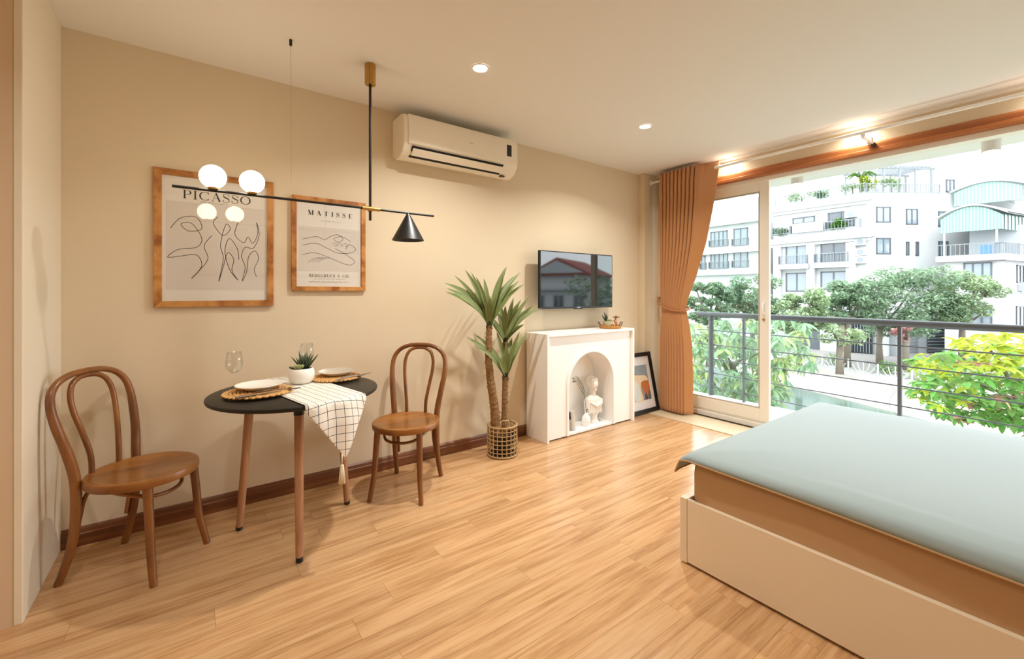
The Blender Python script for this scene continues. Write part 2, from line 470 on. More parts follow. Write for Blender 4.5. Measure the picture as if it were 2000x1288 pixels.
for (x, y, lb) in ((4.098, 2.10, 'small lit ceiling downlight close to the curtain and window'),
                   (4.098, 1.10, 'small lit ceiling downlight over the curtain rod bracket'),
                   (4.098, .10, 'small lit ceiling downlight at the window above the bed')):
    downlight(x, y, lb, 1.1, .03)

# ---------------------------------------------------------------- pendant lamp
PY = 2.46
pd = thing('pendant_lamp', (.812, PY, H), 'black bar pendant lamp with two glowing globes and a cone shade', 'pendant lamp')
b = B()
for i in range(14):            # fluted brass canopy
    a = 2 * math.pi * i / 14
    b.cyl((.812 + .024 * math.cos(a), PY + .024 * math.sin(a), H - .115), (.812 + .024 * math.cos(a), PY + .024 * math.sin(a), H), .0065, n=8)
b.cyl((.812, PY, H - .113), (.812, PY, H), .025)
b.build('canopy', M_BRASS, pd, smooth=40)
ZB = 1.726
B().cyl((.812, PY, 1.662), (.812, PY, H - .11), .0075, n=12).build('rod', M_BLACKM, pd, smooth=40)
bar = B().cyl((-.075, PY - .016, ZB), (1.2, PY - .016, ZB), .0065, n=12).build('bar', M_BLACKM, pd, smooth=40)
B().cyl((.762, PY - .016, ZB), (.862, PY - .016, ZB), .011, n=16).cyl((.812, PY, ZB - .014), (.812, PY, ZB + .014), .012, n=16).build('joint', M_BRASS, pd, smooth=40)
M_GLOBE = mat('lit_opal_globe', (1, .95, .86), .3, emit=GLOBE_E, emit_col=(1, .88, .68))
for gx in (.075, .232):
    B().lathe([(.012, ZB + .004), (.02, ZB + .008), (.022, ZB + .014), (.012, ZB + .018)], (gx, PY - .016, 0), 20).build('globe_holder', M_BRASS, pd, smooth=40)
    B().sphere((gx, PY - .016, ZB + .064), .054, 32, 20).build('globe', M_GLOBE, pd, smooth=True)
cone = B().lathe([(.006, ZB - .002), (.013, ZB - .012), (.094, ZB - .162), (.0925, ZB - .163), (.011, ZB - .016)], (1.033, PY - .016, 0), 40, cap=False).build('cone_shade', M_BLACKM, pd, smooth=50)
B().sphere((1.033, PY - .016, ZB - .11), .026, 16, 10).build('bulb', mat('lit_bulb', (1, .9, .75), .5, emit=14., emit_col=(1, .82, .58)), pd, smooth=True)
cb = B().tube([(.404, PY - .016, ZB + .005), (.404, PY - .01, 2.0), (.404, PY, H - .02)], .0009, 6).build('cable', mat('steel_wire', 'B8A888', .4, metal=.6), pd)
B().cyl((.404, PY, H - .03), (.404, PY, H), .007, n=12).build('cable_holder', M_BLACKM, pd, smooth=40)

# ---------------------------------------------------------------- lettering (hand made serif strokes)
TH, HL = .15, .04
def arc(cx, cy, rx, ry, a0, a1, n=22):
    return [(cx + rx * math.cos(math.radians(lerp(a0, a1, i / n))), cy + ry * math.sin(math.radians(lerp(a0, a1, i / n)))) for i in range(n + 1)]
def spl(P): return [(p.x, p.y) for p in catmull([(x, y, 0) for x, y in P], 7)]
S_ = spl([(.50, .74), (.50, .90), (.38, .98), (.22, .98), (.08, .88), (.10, .70), (.28, .56), (.46, .44), (.54, .28), (.46, .08), (.28, .02), (.12, .04), (.06, .16), (.06, .28)])
GLY = {   # advance, thick straight strokes, thin straight strokes, auto-width curves
    'P': (.66, [(.17, 0, .17, 1)], [(.04, .02, .32, .02), (.04, .98, .22, .98), (.17, .98, .34, .98), (.17, .46, .34, .46)], [arc(.34, .72, .26, .26, 90, -90)]),
    'I': (.40, [(.2, 0, .2, 1)], [(.05, .02, .35, .02), (.05, .98, .35, .98)], []),
    'C': (.82, [], [(.72, .98, .72, .72), (.72, .02, .72, .25)], [arc(.44, .5, .36, .48, 48, 312, 30)]),
    'A': (.80, [(.38, 1, .68, 0)], [(.38, 1, .12, 0), (.2, .34, .58, .34), (.02, .02, .24, .02), (.56, .02, .8, .02)], []),
    'S': (.62, [], [], [S_]),
    'O': (.90, [], [], [arc(.45, .5, .37, .48, 0, 360, 40)]),
    'M': (.98, [(.2, 1, .5, .02), (.84, 0, .84, 1)], [(.16, 0, .16, 1), (.5, .02, .84, 1), (.03, .02, .3, .02), (.7, .02, .97, .02), (.03, .98, .24, .98), (.8, .98, .97, .98)], []),
    'T': (.76, [(.38, 0, .38, 1)], [(.04, .97, .72, .97), (.05, .97, .05, .74), (.71, .97, .71, .74), (.24, .02, .52, .02)], []),
    'E': (.70, [(.18, 0, .18, 1)], [(.04, .02, .64, .02), (.04, .98, .62, .98), (.18, .52, .46, .52), (.62, .98, .62, .76), (.64, .02, .64, .26), (.46, .62, .46, .42)], []),
    'B': (.70, [(.17, 0, .17, 1)], [(.04, .02, .36, .02), (.04, .98, .34, .98), (.17, .52, .36, .52)], [arc(.34, .75, .22, .23, 90, -90), arc(.36, .27, .26, .25, 90, -90)]),
    'R': (.76, [(.17, 0, .17, 1), (.4, .48, .68, .02)], [(.04, .02, .32, .02), (.04, .98, .34, .98), (.17, .48, .4, .48), (.6, .02, .78, .02)], [arc(.34, .73, .24, .25, 90, -90)]),
    'G': (.86, [(.72, .02, .72, .42)], [(.72, .98, .72, .74), (.58, .42, .84, .42)], [arc(.44, .5, .36, .48, 48, 318, 30)]),
    'U': (.84, [(.18, 1, .18, .34)], [(.04, .98, .32, .98), (.58, .98, .82, .98), (.7, .98, .7, .34)], [arc(.44, .34, .26, .32, 180, 360)]),
    'N': (.86, [(.16, 1, .7, 0)], [(.16, 0, .16, 1), (.7, 0, .7, 1), (.04, .02, .28, .02), (.58, .98, .82, .98)], []),
    '&': (.90, [], [], [spl([(.84, .5), (.7, .2), (.44, .02), (.16, .06), (.1, .26), (.26, .46), (.48, .66), (.46, .9), (.3, .96), (.2, .8), (.34, .5), (.6, .16), (.86, .02)])]),
    ' ': (.45, [], [], []),
}
def title(text, parent, x0, x1, z0, z1, Y, ty=1.0, track=0.):
    adv = sum(GLY[c][0] for c in text) + track * (len(text) - 1); pen = 0.
    for c in text:
        a = GLY[c][0]; b = B(); k = (x1 - x0) / adv
        lettering(b, c, x0 + pen * k, x0 + (pen + a) * k, z0, z1, Y, ty); b.build('letter', M_INK, parent); pen += a + track
def lettering(b, text, x0, x1, z0, z1, Y, ty=1.0, track=0.):
    """serif capitals on a plane Y=const facing -Y, from x0 to x1, baseline z0 to cap height z1"""
    adv = sum(GLY[c][0] for c in text) + track * (len(text) - 1)
    kx, kz = (x1 - x0) / adv, (z1 - z0)
    pen = 0.
    nrm = Vector((0, -1, 0)); th, hl = TH * ty * kz, HL * kz
    P = lambda x, y: Vector((x0 + (pen + x) * kx, Y, z0 + y * kz))
    for c in text:
        a, thick, thin, cur = GLY[c]
        for s in thick: b.ribbon([P(s[0], s[1]), P(s[2], s[3])], [th, th], nrm)
        for s in thin: b.ribbon([P(s[0], s[1]), P(s[2], s[3])], [hl, hl], nrm)
        for cv in cur:
            pts = [P(x, y) for x, y in cv]; ws = []
            for i in range(len(pts)):
                t = pts[min(i + 1, len(pts) - 1)] - pts[max(i - 1, 0)]
                k = abs(t.normalized().z) if c != 'S' and c != '&' else abs(t.normalized().x) ** .8 if 12 * 7 * .35 < i < 12 * 7 * .72 else abs(t.normalized().z) * .5
                ws.append(hl + (th - hl) * k ** 1.6)
            b.ribbon(pts, ws, nrm)
        pen += a + track
def scribble(b, x0, x1, z, h, Y, seed, w=.0016):
    """a line of print too small to read"""
    r = random.Random(seed); x = x0; nrm = (0, -1, 0)
    while x < x1:
        L = min(r.uniform(.012, .035), x1 - x); pts = []
        n = max(4, int(L / .0028))
        for i in range(n + 1):
            pts.append((x + L * i / n, Y, z + (h * r.uniform(.1, .9) if i % 2 else h * .1)))
        b.ribbon(pts, [w] * len(pts), nrm); x += L + .007

# ---------------------------------------------------------------- framed posters
M_PAPER = mat('poster_paper', 'E9E4DA', .7)
M_PANEL = mat('poster_grey_field', 'DCD4CA', .7)
M_INK = mat('poster_ink', '2A2724', .7)
def poster(name, x0, x1, z0, z1, fw, label):
    t = thing(name, ((x0 + x1) / 2, YW, z0), label, 'framed poster')
    yb, yf = YW - .001, YW - .024
    def mitre(a):  # four mitred mouldings
        i = [(x0, z0), (x1, z0), (x1, z1), (x0, z1)]; j = [(x0 + fw, z0 + fw), (x1 - fw, z0 + fw), (x1 - fw, z1 - fw), (x0 + fw, z1 - fw)]
        k = (a + 1) % 4
        return [i[a], i[k], j[k], j[a]]
    for a in range(4):
        B().prism([(x, yb, z) for x, z in mitre(a)], (0, yf - yb, 0)).build('frame_side', M_FRAME, t, bevel=.0015)
    B().box((x0 + fw * .8, yb - .012, z0 + fw * .8), (x1 - fw * .8, yb - .003, z1 - fw * .8)).build('print', M_PAPER, t)
    B().box((x0 + fw * .9, yb - .0165, z0 + fw * .9), (x1 - fw * .9, yb - .0145, z1 - fw * .9)).build('glass', M_GLASS, t)
    return t
YP = YW - .0137
p1 = poster('framed_poster', -.168, .394, 1.172, 1.922, .034, 'larger oak-framed line drawing poster behind the glowing globes')
g1, g2 = onY(322.5, 404, YP), onY(522, 566, YP)
B().box((-.118, YP + .0002, 1.265), (.345, YP + .0007, 1.752)).build('field', M_PANEL, p1)
b = B(); l0, l1 = onY(356, 387, YP), onY(490, 400, YP)
title('PICASSO', p1, l0.x, l1.x, (l0.z + l1.z) / 2 - .002, (l0.z + l1.z) / 2 + .046, YP - .0002, 1.0, .07)
b = B(); scribble(b, .035, .165, 1.756, .010, YP - .0002, 5, .0018); b.build('small_print', M_INK, p1)['kind'] = 'stuff'
# generic one-line figures: three tall looping ribbons side by side
b = B()
def loop(pts, cx, cz, sx, sz, w=.0030):
    q = catmull([(cx + x * sx, YP - .0002, cz + z * sz) for x, z in pts], 9)
    b.ribbon(q, [w] * len(q), (0, -1, 0))
A_ = [(-.9, .55), (-.5, .9), (.1, .95), (.3, .6), (-.2, .5), (-.5, .7), (-.1, .75), (.3, .3), (.1, 0), (-.6, -.1), (-1, -.35), (-.5, -.3), (.1, -.25), (.3, -.6), (-.1, -1), (.2, -.75), (.55, -.35), (.4, .05), (.7, .4)]
B_ = [(-.3, 1), (-.55, .8), (-.2, .5), (.1, .45), (.4, .65), (.2, .8), (0, .55), (-.15, .1), (.0, -.3), (-.25, -1), (.0, -.55), (.25, -.1), (.6, -.3), (.5, -.65), (.85, -.95), (.35, -.6), (.1, -.05), (.35, .35), (.8, .05), (.9, -.3)]
C_ = [(-.7, .9), (-.9, .5), (-.3, .25), (0, .45), (.35, .25), (.7, .6), (.6, .95), (.8, .55), (.4, .1), (-.2, .1), (-.45, -.2), (-.2, -.55), (-.4, -1), (-.1, -.7), (.05, -.2), (.5, .0), (.75, -.25), (.45, -.6), (.6, -.85)]
loop(A_, .005, 1.505, .115, .175); loop(B_, .14, 1.50, .085, .185); loop(C_, .262, 1.50, .072, .18)
b.build('line_drawing', M_INK, p1)
p2 = poster('framed_poster', .494, .951, 1.263, 1.864, .028, 'smaller oak-framed line drawing poster under the pendant bar')
B().box((.535, YP + .0002, 1.39), (.912, YP + .0007, 1.675)).build('field', M_PANEL, p2)
b = B(); l0, l1 = onY(601, 419, YP), onY(688, 427, YP)
title('MATISSE', p2, l0.x, l1.x, (l0.z + l1.z) / 2 - .001, (l0.z + l1.z) / 2 + .029, YP - .0002, 1.5, .5)
b = B(); scribble(b, .665, .79, 1.715, .007, YP - .0002, 8, .0012); b.build('small_print', M_INK, p2)['kind'] = 'stuff'
b = B(); lettering(b, 'BERGGRUEN & CIE', .595, .845, 1.352, 1.371, YP - .0002, .95, .14)
b.build('subtitle', M_INK, p2)['kind'] = 'stuff'
b = B(); scribble(b, .62, .82, 1.338, .006, YP - .0002, 9, .0012); b.build('small_print', M_INK, p2)['kind'] = 'stuff'
b = B(); scribble(b, .595, .845, 1.318, .010, YP - .0002, 10, .0018); b.build('small_print', M_INK, p2)['kind'] = 'stuff'
b = B()
# generic reclining contour: rolling hills, a leaf spray and clouds
loop([(-1, .55), (-.5, .75), (-.2, .6), (0, .8), (.3, .95), (.5, .7), (.3, .5), (.15, .7), (.45, .85), (.8, .6)], .722, 1.53, .165, .11, .0026)
loop([(-1, .2), (-.5, .35), (-.1, .1), (.3, -.15), (.8, -.1), (1, .15), (.75, .4), (.6, .1)], .722, 1.53, .165, .11, .0026)
loop([(-1, -.35), (-.6, -.2), (-.2, -.35), (.3, -.65), (.75, -.85), (.95, -.6), (.6, -.2), (.2, .1)], .722, 1.53, .165, .11, .0026)
for k in range(4): loop([(-.8 + .12 * k, -.75), (-.6 + .12 * k, -.55), (-.35 + .12 * k, -.45)], .722, 1.53, .165, .11, .002)
for k in range(3): loop([(.1 + .2 * k, .35), (.2 + .2 * k, .45), (.28 + .2 * k, .3), (.16 + .2 * k, .28)], .722, 1.53, .165, .11, .002)
b.build('line_drawing', M_INK, p2)

# ---------------------------------------------------------------- air conditioner
M_AC = mat('ac_white_plastic', 'EFE6D4', .4)
ac = thing('air_conditioner', (1.63, YW, 2.2), 'white wall-mounted split air conditioner near the ceiling', 'air conditioner')
x0, x1 = 1.15, 2.115
prof = [(0, 2.225), (.06, 2.19), (.11, 2.187), (.17, 2.215), (.205, 2.262), (.212, 2.30), (.212, 2.44), (.20, 2.47), (.165, 2.482), (0, 2.482)]
B().prism([(x0, YW - d, z) for d, z in prof], (x1 - x0, 0, 0)).build('body', M_AC, ac, smooth=35, bevel=.006)
B().prism([(x0 + .03, YW - d, z) for d, z in [(.2135, 2.268), (.222, 2.275), (.222, 2.45), (.212, 2.474), (.20, 2.474), (.205, 2.268)]], (x1 - x0 - .05, 0, 0)).build('front_panel', M_AC, ac, smooth=35, bevel=.003)
b = B(); b.prism([(x0 + .06, YW - d, z) for d, z in [(.212, 2.258), (.145, 2.197), (.14, 2.203), (.205, 2.264)]], (x1 - x0 - .20, 0, 0)); b.build('air_outlet', mat('dark_vent', '1A1510', .7), ac)
B().prism([(x0 + .066, YW - d, z) for d, z in [(.2105, 2.245), (.168, 2.209), (.174, 2.203), (.217, 2.239)]], (x1 - x0 - .215, 0, 0)).build('louver', M_AC, ac)
B().box((2.0, YW - .2232, 2.335), (2.045, YW - .2218, 2.425)).build('display', M_DARK, ac)
b = B(); b.ribbon([(1.655, YW - .2225, 2.365), (1.663, YW - .2225, 2.371), (1.672, YW - .2225, 2.365), (1.68, YW - .2225, 2.371), (1.69, YW - .2225, 2.364)], [.003] * 5, (0, -1, 0)); b.build('logo', mat('logo_grey', '7C6E5C', .5), ac)
B().box((1.99, YW - .15, 2.190), (2.03, YW - .12, 2.196)).build('sensor', M_DARK, ac)

# ---------------------------------------------------------------- television
tv = thing('television', (2.89, YW, 1.105), 'black flat television on a wall mount above the white fireplace', 'television')
tx0, tx1, tz0, tz1, ty = 2.42, 3.363, 1.107, 1.623, 2.872
B().box((tx0, ty, tz0), (tx1, ty + .03, tz1)).build('housing', M_DARK, tv, bevel=.004)
B().box((2.55, ty + .03, 1.15), (3.22, ty + .065, 1.5)).build('back_cover', M_DARK, tv, bevel=.01)
B().box((tx0 + .010, ty - .0008, tz0 + .018), (tx1 - .010, ty + .001, tz1 - .010)).build('screen', mat('glossy_screen', '05070A', .03, spec=.5, ior=1.85), tv)
B().box((2.87, ty - .001, tz0 + .005), (2.915, ty + .001, tz0 + .012)).build('logo', mat('silver_logo', 'B9BABB', .4), tv)
B().box((2.84, ty - .003, tz0 - .006), (2.945, ty + .02, tz0 + .001)).build('sensor_bar', M_DARK, tv, bevel=.002)
B().box((2.7, ty + .06, 1.25), (3.1, YW - .001, 1.28)).box((2.7, ty + .06, 1.42), (3.1, YW - .001, 1.45)).box((2.72, YW - .02, 1.2), (3.08, YW - .001, 1.5)).build('wall_bracket', M_BLACKM, tv)

# ---------------------------------------------------------------- bentwood chairs
def chair(name, loc, rz, label):
    t = thing(name, loc, label, 'chair', rz, 'bentwood dining chairs')
    sx = .03; ZS = .445; r = .207
    B().lathe([(0, ZS - .04), (r - .012, ZS - .04), (r - .002, ZS - .036), (r, ZS - .03), (r, ZS - .010), (r - .003, ZS - .003), (r - .010, ZS), (r - .026, ZS - .0005), (r - .034, ZS - .004), (0, ZS - .005)], (sx, 0, 0), 56).build('seat', M_SEAT, t, smooth=40, local=True)
    # back hoop runs on into the back legs: leg, upright, arch
    xz = [(0, -.205), (.1, -.172), (.22, -.146), (.34, -.138), (.46, -.142), (.58, -.160), (.70, -.190), (.80, -.215), (.90, -.238)]
    pts = []
    for z, yy in ((.0, .158), (.11, .150), (.22, .147), (.34, .147), (.46, .150), (.58, .168), (.68, .183), (.755, .187), (.815, .175), (.86, .137), (.885, .075), (.891, 0)):
        pts.append(Vector((interp(xz, z), yy, z)))
    half = catmull(pts, 6); rr = [interp([(0, .0155), (.3, .019), (.5, .0195), (.68, .0175), (.8, .015), (.9, .0135)], p.z) for p in half]
    full = half + [Vector((p.x, -p.y, p.z)) for p in half[-2::-1]]; fr = rr + rr[-2::-1]
    ks = next(i for i, p in enumerate(half) if p.z > ZS - .02)
    for s, seq, q in ((1, half[:ks + 1], rr[:ks + 1]), (-1, [Vector((p.x, -p.y, p.z)) for p in half[:ks + 1]], rr[:ks + 1])):
        B().tube(seq, q, 14).build('leg', M_CHAIR, t, smooth=50, local=True)
    n = len(full)
    B().tube(full[ks:n - ks], fr[ks:n - ks], 14).build('back_hoop', M_CHAIR, t, smooth=50, local=True)
    ip = [(-.150, .066, .425), (-.153, .068, .52), (-.172, .083, .62), (-.198, .098, .72), (-.214, .098, .79), (-.226, .078, .842), (-.232, .04, .866), (-.234, 0, .871)]
    hi = catmull(ip, 6); fi = hi + [Vector((p.x, -p.y, p.z)) for p in hi[-2::-1]]
    B().tube(fi, .0112, 12).build('inner_hoop', M_CHAIR, t, smooth=50, local=True)
    for s in (1, -1):
        lp = catmull([(.158, .132 * s, ZS - .035), (.168, .137 * s, .3), (.18, .143 * s, .15), (.198, .155 * s, .05), (.208, .16 * s, 0)], 6)
        B().tube(lp, [interp([(0, .0145), (.2, .017), (.45, .019)], p.z) for p in lp], 14).build('leg', M_CHAIR, t, smooth=50, local=True)
        B().cyl((.208, .16 * s, 0), (.206, .159 * s, .006), .0125, n=14).build('glide', M_WHITE, t, local=True)
    # bent stretcher: rises along one back leg, sweeps under the seat past the front legs, drops along the other
    hp = [(-.172, .13, .165), (-.150, .122, .26), (-.132, .120, .345), (-.10, .122, .388), (-.03, .134, .392), (.06, .130, .375), (.13, .095, .352), (.158, .045, .343), (.163, 0, .341)]
    hh = catmull(hp, 6); hf = hh + [Vector((p.x, -p.y, p.z)) for p in hh[-2::-1]]
    B().tube(hf, .0085, 10).build('stretcher', M_CHAIR, t, smooth=50, local=True)
    return t
chair('bentwood_chair', (-.205, 2.64, 0), math.atan2(-.246, .329), 'brown bentwood chair pushed back against the wall end')
chair('bentwood_chair', (1.109, 2.627, 0), math.atan2(-.31, -.297), 'brown bentwood chair between the table and the potted plant')

# ---------------------------------------------------------------- round table
TX, TY, TZ, TR = .44, 2.49, .745, .40
M_TOP = mat('matt_black_table_top', '16150F', .42, spec=.45, var=.03)
tb = thing('dining_table', (TX, TY, 0), 'round black table with three wooden legs set for two', 'table')
B().lathe([(0, TZ - .022), (TR - .012, TZ - .022), (TR - .003, TZ - .018), (TR, TZ - .010), (TR - .002, TZ - .003), (TR - .008, TZ), (0, TZ)], (TX, TY, 0), 72).build('table_top', M_TOP, tb, smooth=40)
for fx, fy in ((.196, 2.686), (.398, 2.202), (.734, 2.638)):
    f = Vector((fx, fy, 0)); c = Vector((.443, 2.509, 0)); top = c + (f - c) * .80; top.z = TZ - .022
    d = top - f
    lg = B().tube([f + d * .028, f + d * .3, f + d * .93, f + d * .995], [.0165, .0185, .0215, .0215], 18).build('leg', M_BEECH, tb, smooth=40)
    B().tube([f + d * .925, f + d * .998], [.0232, .0232], 18).build('leg_sleeve', M_BLACKM, lg, smooth=40)
    B().lathe([(.013, 0), (.0165, .004), (.0165, .012), (.0155, .016), (.0165, .024)], (fx, fy, 0), 18).build('glide', mat('glide_black', '15171A', .25), lg, smooth=40)

# ---------------------------------------------------------------- table runner with tassel
def runner_mat():
    m = bpy.data.materials.new('white_grid_cotton'); m.use_nodes = True; nt = m.node_tree; L = nt.links.new; b = nt.nodes['Principled BSDF']
    uv = nt.nodes.new('ShaderNodeUVMap'); sp = nt.nodes.new('ShaderNodeSeparateXYZ'); L(uv.outputs[0], sp.inputs[0])
    outs = []
    for k in (0, 1):
        fr = nt.nodes.new('ShaderNodeMath'); fr.operation = 'FRACT'; L(sp.outputs[k], fr.inputs[0])
        lt = nt.nodes.new('ShaderNodeMath'); lt.operation = 'LESS_THAN'; lt.inputs[1].default_value = .065; L(fr.outputs[0], lt.inputs[0]); outs.append(lt.outputs[0])
    mx = nt.nodes.new('ShaderNodeMath'); mx.operation = 'MAXIMUM'; L(outs[0], mx.inputs[0]); L(outs[1], mx.inputs[1])
    mc = nt.nodes.new('ShaderNodeMix'); mc.data_type = 'RGBA'
    mc.inputs[6].default_value = (*lin('EEE9E0'), 1); mc.inputs[7].default_value = (*lin('23262B'), 1)
    L(mx.outputs[0], mc.inputs[0]); L(mc.outputs[2], b.inputs['Base Color'])
    b.inputs['Roughness'].default_value = .85; b.inputs['Specular IOR Level'].default_value = .2
    return m
ax = Vector((.205, -.979, 0)).normalized(); cx_ = Vector((-ax.y, ax.x, 0))   # along and across (across points to +x)
c0 = Vector((.468, 2.49, 0)); HWID = .148
tc_ = Vector((TX, TY, 0))
def edge_s(t, sign):
    q = c0 + cx_ * t - tc_; bq = q.dot(ax); return -bq + sign * math.sqrt(max(0, bq * bq - (q.length_squared - TR * TR)))
def run_pt(a, bb):
    t = (bb - .5) * 2 * HWID
    se, sb = edge_s(t, 1), edge_s(t, -1)
    k = abs(t) / HWID
    hang = .025 + .225 * (1 - k) + (.05 * (1 - k) if t > 0 else 0)
    s = lerp(sb + .012, se + hang, a)
    p = c0 + cx_ * t + ax * s
    rip = .0012 * math.sin(t * 60 + s * 9) * (.4 + .6 * k)
    if s > se - .004:
        e = c0 + cx_ * t + ax * (se + .003); ex = s - se
        out = (e - tc_).normalized()
        p = e + out * (.006 + .018 * min(1, max(0, ex) / .1) + .006 * math.sin(t * 45)); p.z = TZ + .004 - max(0, ex) * .985
        if ex < .02: p.z -= .002
    else: p.z = TZ + .0045 + max(0, rip)
    return p
def run_uv(a, bb):
    t = (bb - .5) * 2 * HWID; se, sb = edge_s(t, 1), edge_s(t, -1); k = abs(t) / HWID
    hang = .025 + .225 * (1 - k) + (.05 * (1 - k) if t > 0 else 0)
    s = lerp(sb + .012, se + hang, a)
    return ((s + 2) / .038, (t + 2) / .038)
rn = thing('table_runner', (.468, 2.49, TZ), 'white table runner with dark grid lines and a pointed hanging end', 'table runner')
B().grid(run_pt, 90, 26, run_uv).build('cloth', runner_mat(), rn, smooth=True, solid=.0016)
tip = run_pt(1, .5)
M_TASS = mat('cream_tassel', 'EFE3CB', .9)
b = B().tube([tip, tip + Vector((0, 0, -.05))], .003, 8).sphere(tip + Vector((0, 0, -.055)), (.008, .008, .008), 10, 8)
for k in range(16):
    a = 2 * math.pi * k / 16; rr = .006 if k % 2 else .003
    p = tip + Vector((rr * math.cos(a), rr * math.sin(a), -.058))
    b.tube([p, p + Vector((math.cos(a) * .004, math.sin(a) * .004, -.035)), p + Vector((math.cos(a) * .008, math.sin(a) * .008, -.078))], .0022, 5)
b.build('tassel', M_TASS, rn, smooth=True)

# ---------------------------------------------------------------- place settings
M_RATTAN = mat('woven_seagrass', 'D5A566', .8, var=.25, vscale=60, bump=.4, bscale=140)
M_CHINA = mat('white_china', 'EFECE4', .2, spec=.5)
M_STEEL = mat('steel_cutlery', '8F8172', .3, metal=.85)
def placemat(c, r, label, ang):
    z = TZ + .0095
    t = thing('placemat', (c[0], c[1], z), label, 'placemat', group='woven placemats')
    b = B(); pts = []; turns = 9
    for i in range(turns * 40):
        a = i / 40 * 2 * math.pi; rad = r * (i / (turns * 40))
        pts.append((c[0] + rad * math.cos(a), c[1] + rad * math.sin(a), z + .0045 + .0012 * math.sin(a * 9.5)))
    b.tube(pts, .0066, 6).build('coil', M_RATTAN, t, smooth=True)
    b = B()
    for k in range(34):      # scalloped woven rim
        a = 2 * math.pi * k / 34
        b.sphere((c[0] + (r + .004) * math.cos(a), c[1] + (r + .004) * math.sin(a), z + .005), (.014, .009, .006), 8, 6, rotz(a + .9))
    b.build('braided_rim', M_RATTAN, t, smooth=True)
    return t
PA, PB_ = (.262, 2.475), (.672, 2.635)
placemat(PA, .142, 'round woven placemat on the side of the table towards the pushed-back chair', 0)
placemat(PB_, .125, 'round woven placemat on the far side of the table behind the runner', 0)
def plate(c, r, label):
    z = TZ + .0225
    prof = [(0, z), (r * .6, z), (r * .64, z + .003), (r * .85, z + .013), (r, z + .022), (r - .001, z + .0245), (r * .84, z + .017), (r * .66, z + .008), (0, z + .007)]
    o = B().lathe(prof, (c[0], c[1], 0), 56).build('plate', M_CHINA, None, smooth=60)
    tag(o, label, 'plate', 'white dinner plates'); return o
plate((.268, 2.512), .106, 'white plate on the placemat beside the empty wine glass')
plate((.682, 2.672), .098, 'white plate on the placemat behind the succulent pot')
def fork(o, ang, label):
    t = B(); z = TZ + .025; rot = rotz(ang); o = Vector((o[0], o[1], z))
    P = lambda x, y, zz=0: o + rot @ Vector((x, y, zz))
    t.tube([P(-.095, 0), P(-.04, 0, .002), P(.03, 0, .003), P(.045, 0, .002)], [.0042, .0035, .0028, .004], 8, flat=.5)
    t.tube([P(.045, 0, .002), P(.06, 0, .001)], [.004, .010], 8, flat=1.)
    for k in (-1.5, -.5, .5, 1.5): t.tube([P(.058, k * .0055, .0012), P(.08, k * .0055, .0), P(.1, k * .0052, .004)], [.0017, .0017, .001], 6)
    return tag(t.build('fork', M_STEEL, None, smooth=40), label, 'fork', 'forks by the plates')
def knife(o, ang, label):
    t = B(); z = TZ + .0235; rot = rotz(ang); o = Vector((o[0], o[1], z))
    P = lambda x, y, zz=0: o + rot @ Vector((x, y, zz))
    t.tube([P(-.1, 0, .003), P(-.06, 0, .003), P(-.01, 0, .003)], [.005, .006, .0045], 8)
    q = [P(-.01, -.006), P(.09, -.007), P(.105, .002), P(.095, .006), P(-.01, .006)]
    t.prism(q, (0, 0, .0018))
    return tag(t.build('knife', M_STEEL, None, smooth=40), label, 'knife', 'knives by the plates')
fork((.338, 2.405), -.55 + .35, 'steel fork on the front placemat')
knife((.252, 2.358), .25, 'steel knife on the front placemat edge')
fork((.722, 2.522), .35, 'steel fork on the far placemat')
knife((.768, 2.562), .35, 'steel knife on the far placemat edge')
def wineglass(c, label, z=TZ + .0005):
    o = B()
    prof = [(.0, z + .0012), (.034, z + .0012), (.036, z + .002), (.03, z + .004), (.012, z + .008), (.005, z + .014), (.0038, z + .03), (.0036, z + .08), (.006, z + .094), (.018, z + .102), (.033, z + .120), (.039, z + .142), (.037, z + .17), (.030, z + .205), (.0288, z + .2055), (.0355, z + .17), (.0375, z + .142), (.0315, z + .121), (.016, z + .104), (0, z + .0985)]
    o.lathe(prof, (c[0], c[1], 0), 40, cap=False)
    return tag(o.build('wine_glass', M_WINE, None, smooth=True), label, 'wine glass', 'wine glasses')
wineglass((.168, 2.60), 'clear wine glass standing on the bare table beside the front plate')
wineglass((.535, 2.74), 'clear wine glass standing behind the succulent pot', TZ + .006)

# succulent pot on the runner
pot = thing('succulent_pot', (.482, 2.612, TZ + .007), 'round white bowl of succulents in the middle of the table', 'potted plant')
z = TZ + .008
B().lathe([(0, z), (.044, z), (.058, z + .012), (.066, z + .035), (.067, z + .055), (.061, z + .078), (.056, z + .082), (.053, z + .079), (.054, z + .068), (0, z + .068)], (.482, 2.612, 0), 40).build('bowl', mat('white_ceramic', 'F0EDE6', .45, bump=.05, bscale=60), pot, smooth=60)
B().lathe([(0, z + .075), (.053, z + .074)], (.482, 2.612, 0), 24, cap=False).build('soil', mat('dark_soil', '2B2418', .95, bump=.6), pot)
M_SUC = mat('succulent_green', '56634A', .5, var=.25, vscale=40, trans=.1)
M_SUC2 = mat('pale_succulent', '9AA36A', .5, var=.2, vscale=40)
def fleshy(p, d, L, w, m, par, name='leaf'):
    d = Vector(d).normalized(); p = Vector(p)
    pts = [p, p + d * L * .35 + Vector((0, 0, L * .02)), p + d * L * .75, p + d * L]
    B().tube(pts, [w * .6, w, w * .7, w * .08], 6, flat=.55).build(name, m, par, smooth=True)
rs = random.Random(4)
